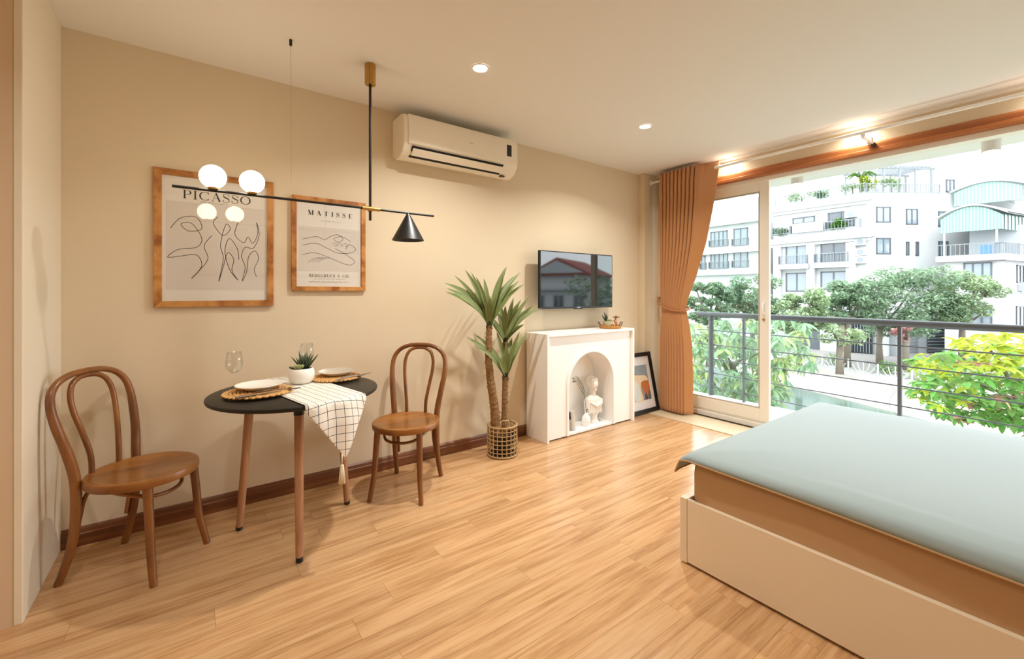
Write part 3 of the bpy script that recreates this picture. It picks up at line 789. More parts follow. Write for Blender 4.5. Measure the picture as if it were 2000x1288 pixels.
for k in range(30):      # upright pointed succulents
    a = rs.uniform(0, 6.28); e = rs.uniform(.1, .85); o_ = .012 if k % 2 else -.012
    fleshy((.50 + o_, 2.62 + o_ * .5, z + .07), (math.cos(a) * e, math.sin(a) * e, 1), rs.uniform(.07, .115), .006, M_SUC, pot)
for k in range(20):      # pale rosette
    ring = k // 7; a = k * 2.4; e = (1.3, .75, .3)[min(ring, 2)]
    fleshy((.462, 2.582, z + .08), (math.cos(a) * e, math.sin(a) * e, .9), (.036, .034, .028)[min(ring, 2)], .009, M_SUC2, pot)
for k in range(9):
    a = rs.uniform(2.6, 5.0); fleshy((.445, 2.62, z + .078), (math.cos(a), math.sin(a), .6), .028, .007, M_SUC, pot)

# ---------------------------------------------------------------- white mock fireplace with an arched niche
FX0, FX1, FY0, FY1, FZ = 2.353, 3.479, 2.696, 2.975, .905
fp = thing('mock_fireplace', ((FX0 + FX1) / 2, (FY0 + FY1) / 2, 0), 'white mock fireplace with an arched niche under the television', 'fireplace')
T = .022
B().box((FX0, FY0, 0), (FX0 + T, FY1, FZ - T)).build('side_panel', M_WHITE, fp, bevel=.001)
B().box((FX1 - T, FY0, 0), (FX1, FY1, FZ - T)).build('side_panel', M_WHITE, fp, bevel=.001)
B().box((FX0, FY0, FZ - T), (FX1, FY1, FZ)).build('mantel_top', M_WHITE, fp, bevel=.001)
AC, AW, AS = 2.905, .308, .43           # arch centre, half width, spring height (crown at .43 + .30)
def arch(w, crown, zs=AS, n=28, z0=.012):
    pts = [(AC - w, z0)]
    for i in range(n + 1):
        a = math.pi * (1 - i / n); pts.append((AC + w * math.cos(a), zs + (crown - zs) * math.sin(a)))
    pts.append((AC + w, z0)); return pts
yf = FY0 + .03
ins = arch(AW, .735)
b = B(); o0, o1, z1 = FX0 + T, FX1 - T, FZ - T
outp = []
for x, zz in ins:
    if zz < AS + 1e-6: outp.append((o0 if x < AC else o1, zz))
    else:
        dx, dz = x - AC, zz - AS
        k = min((o1 - AC) / abs(dx) if abs(dx) > 1e-6 else 9, (z1 - AS) / dz if dz > 1e-6 else 9)
        outp.append((AC + dx * k, AS + dz * k))
for y_, fl_ in ((yf, 1), (yf + .016, -1)):
    A = b.verts([(x, y_, zz) for x, zz in ins]); O = b.verts([(x, y_, zz) for x, zz in outp])
    for i in range(len(A) - 1): b.face([A[i], A[i + 1], O[i + 1], O[i]])
    # the two corners the fan leaves open
    for sx in (o0, o1):
        cv = b.bm.verts.new((sx, y_, z1))
        cand = [i for i in range(len(O) - 1) if (abs(O[i].co.x - sx) < 1e-5) != (abs(O[i + 1].co.x - sx) < 1e-5) and (O[i].co.z > AS)]
        for i in cand: b.face([O[i], O[i + 1], cv])
b.build('front_panel', M_WHITE, fp)
def arch_shell(b, w0, c0_, w1, c1_, y0, y1):
    P0, P1 = arch(w0, c0_), arch(w1, c1_)
    v = [b.verts([(x, y, zz) for x, zz in P]) for P, y in ((P0, y0), (P1, y0), (P1, y1), (P0, y1))]
    for i in range(len(P0) - 1):
        for k in range(4): b.face([v[k][i], v[k][i + 1], v[(k + 1) % 4][i + 1], v[(k + 1) % 4][i]])
    for e in (0, -1): b.face([v[k][e] for k in range(4)])
b = B(); arch_shell(b, AW, .735, AW - .018, .717, yf - .012, FY1 - .02); b.build('arch_lining', M_WHITE, fp, smooth=40)
B().box((o0, FY1 - .018, 0), (o1, FY1, z1)).build('back_panel', M_WHITE, fp)
B().box((AC - AW + .018, yf + .002, .008), (AC + AW - .018, FY1 - .02, .026)).build('niche_floor', M_WHITE, fp)

# things in the niche
ZN = .0265
M_PLAST = mat('plaster_white', 'E9E4DC', .75)
M_VASE = mat('vase_white', 'F1EEEA', .4)
bk = mat('book_white', 'E6E3DE', .6); bk2 = mat('book_charcoal', '46464A', .6)
def book(x, y, lean, rz, w, h, th, m, label, mark):
    t = thing('book', (x, y, ZN), label, 'book', rz, 'booklets leaning in the niche')
    rot = Matrix.Rotation(lean, 3, 'Y')
    B().box((0, -w / 2, 0), (.002, w / 2, h), rot, (0, 0, 0)).box((th - .002, -w / 2, 0), (th, w / 2, h), rot, (0, 0, 0)).box((0, w / 2 - .002, 0), (th, w / 2, h), rot, (0, 0, 0)).build('cover', m, t, local=True)
    B().box((.002, -w / 2 + .003, .003), (th - .002, w / 2 - .002, h - .003), rot, (0, 0, 0)).build('pages', M_PAPER, t, local=True)
    if mark: B().box((-.0008, -w * .25, h * .55), (0, w * .22, h * .92), rot, (0, 0, 0)).build('cover_print', bk2, t, local=True)
book(2.668, 2.84, -.19, .25, .13, .19, .012, bk, 'thin white booklet leaning in the niche nearest the arch side', False)
book(2.706, 2.805, -.20, .3, .12, .185, .014, bk, 'white booklet with a charcoal print leaning on another booklet', True)
vs = thing('vase', (2.915, 2.80, ZN), 'small white bottle vase holding one palm leaf in the niche', 'vase')
B().lathe([(0, ZN), (.033, ZN), (.038, ZN + .006), (.040, ZN + .05), (.036, ZN + .078), (.022, ZN + .1), (.0135, ZN + .108), (.0135, ZN + .122), (.011, ZN + .122), (.010, ZN + .105), (0, ZN + .1)], (2.915, 2.80, 0), 32).build('body', M_VASE, vs, smooth=50)
tipv = onY(1120, 743, 2.79)
stem = catmull([(2.915, 2.80, ZN + .1), (2.905, 2.80, ZN + .22), (2.868, 2.797, ZN + .33), (2.80, 2.793, ZN + .42), tipv], 8)
M_PALM = mat('dry_palm_green', '5E6B45', .6, var=.2, vscale=30, trans=.15)
st = B().tube(stem, [.0022] * len(stem), 6).build('stem', M_PALM, vs)
for i in range(12, len(stem) - 1, 1):
    p = stem[i]; tg = (stem[i + 1] - stem[i - 1]).normalized(); sd = tg.cross(Vector((0, 1, 0))).normalized()
    L_ = .065 * math.sin(math.pi * min(1, .25 + (i - 12) / (len(stem) - 12) * .75)) + .015
    for s in (1, -1):
        e = p + (tg * .85 + sd * s * .5 + Vector((0, -.12 * s, 0))).normalized() * L_
        mid = p.lerp(e, .45) + sd * s * .003
        b = B(); w = Vector((0, 0, .0028)) if abs(tg.z) < .6 else Vector((.0028, 0, 0))
        v = b.verts([p, mid - w, e, mid + w]); b.face(v); b.build('leaflet', M_PALM, vs)
b = B().tube([(2.918, 2.80, ZN + .11), (2.928, 2.80, ZN + .14)], .003, 6).sphere((2.93, 2.80, ZN + .145), .006, 8, 6).tube([(2.917, 2.796, ZN + .11), (2.938, 2.79, ZN + .13)], .0025, 6)
b.build('dried_twig', mat('dark_twig', '4A4036', .8), vs)
# bust: head with gathered hair, neck, draped shoulders, round socle; one remeshed body
bx, by = 3.055, 2.85
b = B()
b.sphere((bx, by, ZN + .365), (.048, .054, .062), 20, 14).sphere((bx - .004, by - .010, ZN + .35), (.038, .046, .05), 18, 12)
b.sphere((bx + .004, by + .02, ZN + .385), (.05, .05, .05), 18, 12).sphere((bx + .012, by + .058, ZN + .36), (.026, .026, .028), 14, 10)
b.sphere((bx - .004, by - .056, ZN + .352), (.008, .010, .016), 10, 8)                       # nose
b.sphere((bx - .018, by - .044, ZN + .365), (.013, .008, .006), 10, 8).sphere((bx + .012, by - .046, ZN + .365), (.013, .008, .006), 10, 8)
b.sphere((bx - .004, by - .047, ZN + .328), (.015, .008, .006), 10, 8).sphere((bx - .003, by - .038, ZN + .308), (.018, .014, .012), 10, 8)
b.tube([(bx, by + .006, ZN + .20), (bx, by + .002, ZN + .26), (bx, by - .002, ZN + .33)], [.045, .029, .031], 16)
b.lathe([(0, ZN + .075), (.055, ZN + .08), (.085, ZN + .098), (.097, ZN + .13), (.100, ZN + .165), (.104, ZN + .195), (.092, ZN + .222), (.062, ZN + .243), (.03, ZN + .258), (0, ZN + .262)], (bx, by + .004, 0), 32, 1., .56)
for k in range(13):          # pleated drapery hanging from the shoulders
    a = math.pi * (1.0 + k / 12); q = (bx + .095 * math.cos(a), by + .052 * math.sin(a))
    b.tube([(q[0] * .9 + bx * .1, q[1] * .9 + by * .1, ZN + .225), (q[0], q[1] - .004, ZN + .17), (q[0] * 1.0, q[1] - .006, ZN + .09 + .012 * (k % 2))], [.007, .010, .012], 8)
b.tube([(bx - .075, by - .045, ZN + .2), (bx - .02, by - .066, ZN + .165), (bx + .05, by - .06, ZN + .18), (bx + .09, by - .03, ZN + .21)], [.012, .016, .016, .012], 10)
b.tube([(bx - .04, by - .02, ZN + .40), (bx, by - .035, ZN + .412), (bx + .04, by - .015, ZN + .40), (bx + .045, by + .03, ZN + .38)], .013, 10)
b.lathe([(.0, ZN), (.056, ZN), (.056, ZN + .014), (.048, ZN + .02), (.042, ZN + .045), (.046, ZN + .07), (.06, ZN + .095), (0, ZN + .11)], (bx, by, 0), 28)
bs = b.build('bust_statue', M_PLAST, None, smooth=True)
md = bs.modifiers.new('remesh', 'REMESH'); md.mode = 'VOXEL'; md.voxel_size = .0032; md.use_smooth_shade = True
tag(bs, 'white plaster bust of a draped figure with gathered hair', 'bust')

# ---------------------------------------------------------------- tray on the mantel
ZT = FZ + .0005
tcx, tcy = 3.275, 2.825
tr = thing('rattan_tray', (tcx, tcy, ZT), 'round orange-brown rattan tray with two handles on the mantel', 'tray')
B().lathe([(0, ZT), (.098, ZT), (.104, ZT + .004), (.106, ZT + .03), (.101, ZT + .031), (.099, ZT + .008), (0, ZT + .007)], (tcx, tcy, 0), 40).build('tray_body', mat('rattan_orange', 'B9813F', .6, var=.25, vscale=70, bump=.4, bscale=160), tr, smooth=40)
for s in (-1, 1):
    dx, dy = .76 * s, -.55 * s        # handles face left and right of the viewer
    t_ = Vector((.55, .76, 0)); c_ = Vector((tcx + dx * .104, tcy + dy * .104, ZT))
    pts = catmull([c_ - t_ * .035 + Vector((0, 0, .028)), c_ - t_ * .034 + Vector((dx * .012, dy * .012, .052)), c_ + Vector((dx * .018, dy * .018, .060)), c_ + t_ * .034 + Vector((dx * .012, dy * .012, .052)), c_ + t_ * .035 + Vector((0, 0, .028))], 6)
    B().tube(pts, .0042, 8).build('handle', mat('rattan_dark', '6B4A2A', .6), tr, smooth=True)
pc = (3.245, 2.84); zp = ZT + .0085
sp_ = thing('succulent_cup', (pc[0], pc[1], zp), 'pale cup of small succulents standing on the rattan tray', 'potted plant')
B().lathe([(0, zp), (.030, zp), (.036, zp + .01), (.041, zp + .062), (.038, zp + .062), (.036, zp + .052), (0, zp + .052)], (pc[0], pc[1], 0), 28).build('cup', mat('pale_olive_ceramic', 'CFC8A6', .4), sp_, smooth=50)
for k in range(9):
    a = rs.uniform(0, 6.28); e = rs.uniform(.1, .6)
    fleshy((pc[0] - .01, pc[1], zp + .05), (math.cos(a) * e, math.sin(a) * e, 1), rs.uniform(.07, .105), .0075, mat('dark_succulent', '2F3B24', .5, var=.2, vscale=30), sp_)
for k in range(12):
    a = k * 2.4; e = (1.2, .6)[k // 7]
    fleshy((pc[0] + .012, pc[1] - .022, zp + .06), (math.cos(a) * e, math.sin(a) * e, .8), .026, .007, M_SUC2, sp_)
fc = Vector((3.315, 2.79, ZT + .0085))
fg = thing('wooden_figurine', fc, 'small pinkish wooden figurine with splayed legs and a flat cap on the tray', 'figurine')
M_FIG = mat('pale_pink_wood', 'D9A57F', .55, var=.08, vscale=30)
for s in (-1, 1): B().tube([fc + Vector((.022 * s, .012 * s * -.7, 0)), fc + Vector((.004 * s, 0, .045))], [.009, .007], 10).build('leg', M_FIG, fg, smooth=40)
B().lathe([(0, .04), (.013, .042), (.017, .055), (.014, .07), (.006, .076), (.011, .084), (.012, .094), (0, .102)], fc, 18).build('body', M_FIG, fg, smooth=True)
B().tube([fc + Vector((-.014, .01, .066)), fc + Vector((-.034, .018, .058)), fc + Vector((-.04, .016, .07))], [.005, .0045, .004], 8).build('arm', M_FIG, fg, smooth=True)
B().lathe([(.0, .094), (.034, .096), (.036, .100), (.016, .104), (.012, .112), (0, .115)], fc + Vector((.006, 0, 0)), 24).build('cap', mat('cap_brown', '8A6136', .6), fg, smooth=50)

# ---------------------------------------------------------------- black framed picture leaning on the pilaster
pw_, ph_, fd, fw_ = .46, .62, .022, .042
pic = thing('leaning_picture', (3.765, 2.775, 0), 'black framed painting with a white mat leaning behind the fireplace corner', 'framed picture')
lean = math.asin(min(.9, .125 / ph_))
rotp = Matrix.Rotation(-lean, 3, 'X')
def pbox(x0, x1, z0, z1, y0, y1, name, m, parent=None, poly=None):
    b = B(); O = Vector((3.765, 2.785, .0035))
    if poly is None: poly = [(x0, z0), (x1, z0), (x1, z1), (x0, z1)]
    P = [O + rotp @ Vector((x, y1, z)) for x, z in poly]; d = rotp @ Vector((0, y0 - y1, 0))
    return b.prism(P, d).build(name, m, parent or pic)
hw = pw_ / 2
M_BFR = mat('black_frame_lacquer', '16151A', .35)
for q in ([(-hw, 0), (hw, 0), (hw - fw_, fw_), (-hw + fw_, fw_)], [(hw, 0), (hw, ph_), (hw - fw_, ph_ - fw_), (hw - fw_, fw_)], [(hw, ph_), (-hw, ph_), (-hw + fw_, ph_ - fw_), (hw - fw_, ph_ - fw_)], [(-hw, ph_), (-hw, 0), (-hw + fw_, fw_), (-hw + fw_, ph_ - fw_)]):
    pbox(0, 0, 0, 0, -fd, 0, 'frame_side', M_BFR, None, q)
pbox(-hw + .03, hw - .03, .03, ph_ - .03, -.010, -.004, 'mat_board', mat('white_mat_board', 'E6E2E0', .7))
ax0, ax1, az0, az1 = -.135, .135, .13, .49
pbox(ax0, ax1, az0, az1, -.0112, -.010, 'painting', mat('paint_slate', '8C9AA0', .7, var=.25, vscale=14))
def blob(pts, name, col, k):
    q = [(p.x, p.z) for p in catmull([(ax0 + (ax1 - ax0) * x, 0, az0 + (az1 - az0) * z_) for x, z_ in pts], 5, True)]
    pbox(0, 0, 0, 0, -.0112 - .0003 * k, -.0112, name, mat('paint_' + col, col, .7, var=.12, vscale=20), None, q)
blob([(.0, .75), (.4, .72), (.85, .68), (.95, .55), (.55, .50), (.45, .3), (.5, .02), (.05, .02)], 'paint_patch', 'E8D3AE', 1)
blob([(.02, .5), (.28, .52), (.36, .3), (.3, .04), (.02, .04)], 'paint_patch', 'D9DFD8', 2)
blob([(.52, .5), (.94, .52), (.97, .24), (.78, .1), (.62, .22)], 'paint_patch', 'C26F36', 2)
blob([(.62, .02), (.7, .2), (.8, .03)], 'paint_patch', '4A3B33', 3)
blob([(.82, .02), (.88, .2), (.99, .24), (.99, .02)], 'paint_patch', '5D6468', 3)
blob([(.05, .93), (.12, .86), (.3, .74), (.24, .74)], 'paint_patch', '4A4640', 3)
pbox(-hw + .036, hw - .036, .036, ph_ - .036, -.0165, -.015, 'glass', M_GLASS)

# ---------------------------------------------------------------- yucca plant in a rattan basket
PX_, PYY = 1.925, 2.735
bk_ = thing('rattan_basket', (PX_, PYY, 0), 'open-weave rattan basket holding the palm-like plant', 'basket')
M_CANE = mat('pale_cane', 'B99A6C', .65, var=.2, vscale=60)
RB, HB = .112, .235
b = B(); n = 20
for k in range(n):
    a = 2 * math.pi * k / n
    B().tube([(PX_ + RB * math.cos(a), PYY + RB * math.sin(a), .004), (PX_ + (RB + .002) * math.cos(a), PYY + (RB + .002) * math.sin(a), HB * .5), (PX_ + RB * math.cos(a), PYY + RB * math.sin(a), HB)], .0038, 6).build('stake', M_CANE, bk_)
for k in range(8):
    zz = .012 + k * (HB - .014) / 7; w = .0046 if k in (0, 7) else .0036
    pts = [(PX_ + (RB + .0035 * (1 if i % 2 else -1)) * math.cos(2 * math.pi * i / 40), PYY + (RB + .0035 * (1 if i % 2 else -1)) * math.sin(2 * math.pi * i / 40), zz) for i in range(40)]
    B().tube(pts, w * (1.5 if k in (0, 7) else 1), 6, closed=True).build('weave_ring', M_CANE, bk_, smooth=True)
B().lathe([(0, .003), (RB - .002, .003), (RB - .002, .008), (0, .008)], (PX_, PYY, 0), 28).build('base', mat('dark_cane', '6B563A', .8), bk_)  # flat base disc in a darker cane tone than the sides
for s in (0, 1):
    a0 = 1.15 + s * math.pi
    P = lambda da, zz: (PX_ + RB * math.cos(a0 + da), PYY + RB * math.sin(a0 + da), zz)
    B().tube(catmull([P(-.3, HB), P(-.26, HB + .05), P(0, HB + .058), P(.26, HB + .05), P(.3, HB)], 6), .0042, 8).build('handle', M_CANE, bk_, smooth=True)
yc = thing('yucca_plant', (PX_, PYY, .01), 'tall artificial yucca with three leafy crowns in a rattan basket', 'potted plant')
B().lathe([(0, .012), (.07, .012), (.092, .16), (.084, .16), (.082, .15), (0, .15)], (PX_, PYY, 0), 28).build('nursery_pot', mat('pot_dark_brown', '2C221A', .8), yc, smooth=50)
M_TRUNK = mat('fibrous_trunk', '8B6A42', .9, var=.4, vscale=60, bump=.9, bscale=90)
M_YUC = mat('yucca_leaf', '7F8C56', .45, var=.22, vscale=9, trans=.12, stretch=(1, 1, 1))
M_CUFF = mat('dark_cuff', '2A1A12', .85)
def trunk(path, r0, r1, seed):
    q = catmull(path, 14); rr_ = random.Random(seed); b = B()
    rad = [lerp(r0, r1, i / (len(q) - 1)) * (1 + .10 * (i % 2) + rr_.uniform(-.05, .05)) for i in range(len(q))]
    b.tube(q, rad, 12)
    for i in range(2, len(q) - 1):       # scaly leaf scars
        for k in range(4):
            a = rr_.uniform(0, 6.28); p = q[i] + Vector((math.cos(a), math.sin(a), 0)) * rad[i] * .95
            b.tube([p, p + Vector((math.cos(a) * .005, math.sin(a) * .005, .010))], [.0045, .001], 4)
    return b.build('trunk', M_TRUNK, yc)
def yleaf(base, tip, w, sag, seed):
    r_ = random.Random(seed); base, tip = Vector(base), Vector(tip)
    d = tip - base; L_ = d.length
    side = d.cross(Vector((0, 0, 1)));
    if side.length < .05 * L_: side = Vector((1, 0, 0))
    side.normalize(); up = side.cross(d).normalized()
    # turn the blade partly towards the room so it reads broad
    view = Vector((-.55, -.8, .3)).normalized(); flat = (view - d.normalized() * view.dot(d.normalized())).normalized()
    side = d.normalized().cross(flat).lerp(side, .35).normalized(); up = side.cross(d).normalized()
    b = B(); N = 9; rows = []
    for i in range(N + 1):
        t = i / N; c = base.lerp(tip, t) + Vector((0, 0, 1)) * (sag * math.sin(math.pi * t ** .8) * L_)
        ww = w * (math.sin(math.pi * min(1, .16 + t * .84)) ** .8) if i < N else .0004
        rows.append(b.verts([c - side * ww + up * ww * .35, c - side * ww * .08, c + side * ww * .08, c + side * ww + up * ww * .35]))
    for p, q in zip(rows, rows[1:]):
        for k in range(3): b.face([p[k], p[k + 1], q[k + 1], q[k]])
    b.build('leaf', M_YUC, yc, smooth=True)
def crown(base, tips, extra, seed, w, L0):
    r_ = random.Random(seed); base = Vector(base)
    for i in range(14):
        a = 2 * math.pi * i / 14
        B().tube([base + Vector((.012 * math.cos(a), .012 * math.sin(a), -.03)), base + Vector((.024 * math.cos(a), .024 * math.sin(a), -.012 + r_.uniform(-.01, .012)))], [.006, .0012], 5).build('cuff_scale', M_CUFF, yc)
    B().tube([base + Vector((0, 0, -.035)), base + Vector((0, 0, .03))], [.016, .02], 12).build('cuff', M_CUFF, yc)
    for i, (u, v) in enumerate(tips):
        Y = min(base.y + r_.uniform(-.16, .12), 2.95)
        tp = onY(u, v, Y); yleaf(base + Vector((r_.uniform(-.008, .008), r_.uniform(-.008, .008), .0)), tp, w * r_.uniform(.8, 1.1), r_.uniform(.06, .15), seed * 50 + i)
    for i in range(extra):
        a = r_.uniform(0, 6.28); e = r_.uniform(.25, .9); L_ = L0 * r_.uniform(.7, 1)
        d = Vector((math.cos(a) * e, math.sin(a) * e, 1)).normalized(); tp = base + d * L_; tp.y = min(tp.y, 2.96)
        yleaf(base, tp, w * r_.uniform(.8, 1), .05, seed * 90 + i)
PA_ = onY(955.5, 636, 2.735); PB2 = onY(987, 668, 2.79); PC_ = onY(988, 737, 2.715)
pa0 = onY(969, 842, 2.735); pb0 = onY(984, 842, 2.775); pc0 = onY(985, 840, 2.715)
trunk([(pa0.x, pa0.y, .11), onY(966, 800, 2.735), onY(957, 735, 2.735), onY(954, 690, 2.735), PA_], .036, .019, 1)
trunk([(pc0.x, pc0.y, .11), onY(986, 790, 2.715), PC_], .025, .019, 2)
trunk([(pb0.x, pb0.y, .11), onY(986, 760, 2.785), PB2], .022, .018, 3)
crown(PA_, [(868, 553), (872, 563), (869, 570), (887, 538), (908, 527), (930, 541), (945, 544), (990, 521), (986, 524), (1016, 532), (1014, 548), (1026, 554), (991, 553), (983, 545), (920, 532), (1003, 540)], 9, 1, .023, .33)
crown(PB2, [(1003, 581), (1035, 577), (1045, 593), (1057, 602), (1018, 585), (972, 611), (978, 596), (987, 597), (1024, 634), (1012, 600), (1030, 604)], 7, 2, .021, .27)
crown(PC_, [(910, 658), (927, 653), (929, 678), (970, 648), (989, 665), (1015, 648), (1031, 650), (1000, 660), (962, 690)], 5, 3, .021, .26)

# ---------------------------------------------------------------- curtain, rod and tie-back
XR, ZR = 4.05, 2.456
rod = thing('curtain_rod', (XR, 1.0, ZR), 'long white curtain rod running below the ceiling along the window', 'curtain rod')
B().cyl((XR, YB + .02, ZR), (XR, 2.915, ZR), .0125, n=20).build('pole', M_WHITE, rod, smooth=40)
B().cyl((XR, 2.9, ZR), (XR, 2.918, ZR), .028, n=24).build('wall_flange', M_WHITE, rod, smooth=40)
for yb_ in (1.05, -.6):
    B().box((XR - .012, yb_ - .012, ZR - .03), (XR + .012, yb_ + .012, ZR - .012)).box((XR + .0, yb_ - .008, ZR - .045), (XW - .001, yb_ + .008, ZR - .025)).box((XW - .012, yb_ - .02, ZR - .07), (XW - .001, yb_ + .02, ZR - .005)).build('bracket', M_WHITE, rod, bevel=.002)
cs = thing('cable_knob', (4.15, 1.01, 2.372), 'small dark round sensor with a loose cable below the rod bracket', 'sensor')
B().sphere((4.146, 1.01, 2.374), (.017, .017, .017), 16, 10).cyl((4.146, 1.01, 2.374), (4.165, 1.01, 2.374), .014, n=16).build('dome', mat('dark_brown_dome', '2B1C14', .4), cs, smooth=40)
B().tube(catmull([(4.15, 1.02, 2.374), (4.14, 1.06, 2.40), (4.13, 1.09, 2.395), (4.14, 1.15, 2.385)], 6), .003, 6).build('cable', mat('white_cable', 'CFC7B8', .5), cs, smooth=True)
EDGE_R = [(-.01, 2.418), (.1, 2.418), (.412, 2.418), (.726, 2.429), (.951, 2.462), (1.05, 2.488), (1.106, 2.496), (1.221, 2.462), (1.401, 2.39), (1.744, 2.283), (2.228, 2.185), (2.52, 2.150)]
cu = thing('curtain', (XR, 2.55, .02), 'copper brown satin curtain gathered by a tie-back at the window side', 'curtain')
NF = 9.75
fr_c = .84
def curt_pt(a, bb):
    z_ = lerp(2.515, .022, bb); yr = interp(EDGE_R, z_); yl = 2.785 if z_ > 1.2 or z_ < .8 else 2.785 - .012 * math.cos((z_ - 1.0) / .2 * math.pi / 2)
    w = yl - yr
    g = math.exp(-((z_ - 1.08) / .16) ** 2)              # gathering at the tie-back
    top = max(0, min(1, (z_ - 1.15) / 1.2)); low = max(0, min(1, (1.0 - z_) / .6))
    fr_ = .84; wf = lerp(.84, .70, top)                    # the folds bunch towards the wall, the free edge stays a broad panel
    a2 = a / fr_ * wf if a < fr_ else wf + (a - fr_) / (1 - fr_) * (1 - wf)
    ph = 2 * math.pi * NF * min(a, fr_) / fr_ + (math.pi * .5 * max(0, a - fr_) / (1 - fr_))
    amp = (.046 + .006 * top) * (1 - .5 * g)
    fade = 1. if a < fr_ else 1 - .2 * (a - fr_) / (1 - fr_)
    s1 = math.sin(ph); fold = amp * fade * math.copysign(abs(s1) ** .75, s1)
    if a > fr_: kk = (a - fr_) / (1 - fr_); fold = lerp(-amp * .8, -.03 + .05 * kk * kk, min(1, kk * 3)) * top + (1 - top) * (-amp * (1 - kk) * .8)
    yy = lerp(yl, yr, a2) + (.011 * math.sin(2 * ph) * fade if a < fr_ else 0)
    xx = XR - .012 * top + fold - .02 * low * math.sin(a * 3.1) - .012 * (1 - g) * math.sin(a * math.pi) - .018 * g * math.sin(a * math.pi)
    return Vector((xx, yy, z_))
B().grid(curt_pt, 260, 64).build('cloth', M_CURT, cu, smooth=True, solid=.0018)
for k in range(20):
    aa = fr_c * k / (2 * NF) if k < 19 else .964
    p = curt_pt(aa, .024); n_ = 20; an = .5 if k < 19 else 1.25      # rings sit in the cloth, the last one faces the room
    pts = [(XR + .021 * math.cos(2 * math.pi * i / n_) * math.cos(an), p.y + .021 * math.cos(2 * math.pi * i / n_) * math.sin(an), ZR + .021 * math.sin(2 * math.pi * i / n_)) for i in range(n_)]
    B().tube(pts, .0045, 8, closed=True).build('grommet', M_WHITE, cu, smooth=True)
tbk = thing('tie_back', (XR, 2.64, 1.06), 'copper brown cord tie-back hooked to the wall around the curtain', 'tie-back')
pts = [(4.175, 2.90, 1.19), (4.03, 2.815, 1.155), (3.985, 2.74, 1.115), (3.988, 2.66, 1.078), (3.995, 2.57, 1.062), (4.015, 2.49, 1.072), (4.06, 2.468, 1.085), (4.105, 2.50, 1.095), (4.12, 2.60, 1.11), (4.135, 2.72, 1.13), (4.155, 2.82, 1.165), (4.18, 2.90, 1.19)]
B().tube(catmull(pts, 8), .0095, 8).build('cord', mat('copper_cord', 'B5794A', .5, var=.1, vscale=90), tbk, smooth=True)
B().cyl((4.175, 2.919, 1.195), (4.175, 2.885, 1.195), .006, n=12).sphere((4.175, 2.88, 1.195), (.018, .012, .018), 16, 10).build('wall_knob', mat('antique_brass', '6E5030', .35, metal=.7), tbk, smooth=40)

# ---------------------------------------------------------------- bed
BX0, BX1, BY0, BY1 = 1.826, 3.43, -1.0, 1.156
M_BEDW = mat('cream_bed_laminate', 'E8D9C0', .35)
bd = thing('platform_bed', ((BX0 + BX1) / 2, .1, 0), 'low cream laminate bed base with a plain front panel', 'bed')
B().box((BX0, BY1 - .034, .006), (BX1, BY1, .302)).build('foot_board', M_BEDW, bd, bevel=.002)
B().box((BX0 + .001, BY0, .012), (BX0 + .022, BY1 - .0355, .300)).build('side_panel', M_BEDW, bd, bevel=.002)
B().box((BX1 - .022, BY0, .012), (BX1 - .001, BY1 - .0355, .300)).build('side_panel', M_BEDW, bd, bevel=.002)
B().box((BX0, BY0 - .04, .006), (BX1, BY0 - .001, .95)).build('head_board', M_BEDW, bd, bevel=.004)
B().box((BX0 + .023, BY0, .20), (BX1 - .023, BY1 - .036, .225)).build('slat_deck', mat('plain_ply', 'B58F5F', .7), bd)
M_TAN = mat('tan_cotton', 'BE9C78', .8, spec=.2, bump=.08, bscale=12)
mx0, mx1, my0, my1 = BX0 + .0245, BX1 - .028, BY0 + .004, BY1 - .042
def matt_pt(a, bb):
    return None
b = B(); nx, ny = 26, 40
def mbox(b, x0, x1, y0, y1, z0, z1, rad, bulge):
    ring = []
    n_c = 6; per = []
    for (cx, cy, a0) in ((x1 - rad, y1 - rad, 0), (x0 + rad, y1 - rad, 90), (x0 + rad, y0 + rad, 180), (x1 - rad, y0 + rad, 270)):
        for i in range(n_c + 1):
            a = math.radians(a0 + 90 * i / n_c); per.append((cx + rad * math.cos(a), cy + rad * math.sin(a), math.cos(a), math.sin(a)))
    P2 = []
    for i, p in enumerate(per):
        q = per[(i + 1) % len(per)]; P2.append(p)
        if (Vector(p[:2]) - Vector(q[:2])).length > .3:
            for k in range(1, 12): P2.append((lerp(p[0], q[0], k / 12), lerp(p[1], q[1], k / 12), p[2], p[3]))
    prof = [(-.02, z0), (0, z0 + .02), (bulge, lerp(z0, z1, .3)), (bulge, lerp(z0, z1, .7)), (0, z1 - .022), (-.012, z1 - .006), (-.03, z1)]
    rings = [b.verts([(x + nx_ * d, y + ny_ * d, zz) for x, y, nx_, ny_ in P2]) for d, zz in prof]
    for p, q in zip(rings, rings[1:]):
        for i in range(len(P2)): b.face([p[i], p[(i + 1) % len(P2)], q[(i + 1) % len(P2)], q[i]])
    b.face(rings[0][::-1]); b.face(rings[-1])
mbox(b, mx0, mx1, my0, my1, .226, .498, .05, .006)
mt = b.build('mattress', M_TAN, None, smooth=40); tag(mt, 'mattress with a tan cotton fitted sheet on the bed base', 'mattress')
M_COVER = mat('grey_blue_cotton', '94A5A8', .62, spec=.35, sheen=.25, var=.02, vscale=3, bump=.10, bscale=5)
cx0, cx1, cy0, cy1, DROP = mx0 - .012, mx1 + .012, my0 + .35, my1 + .012, .058
cv = thing('bed_cover', ((cx0 + cx1) / 2, .2, .50), 'smooth grey-blue bed cover with tan piping on the mattress', 'bed cover')
W_, L_c = cx1 - cx0, cy1 - cy0
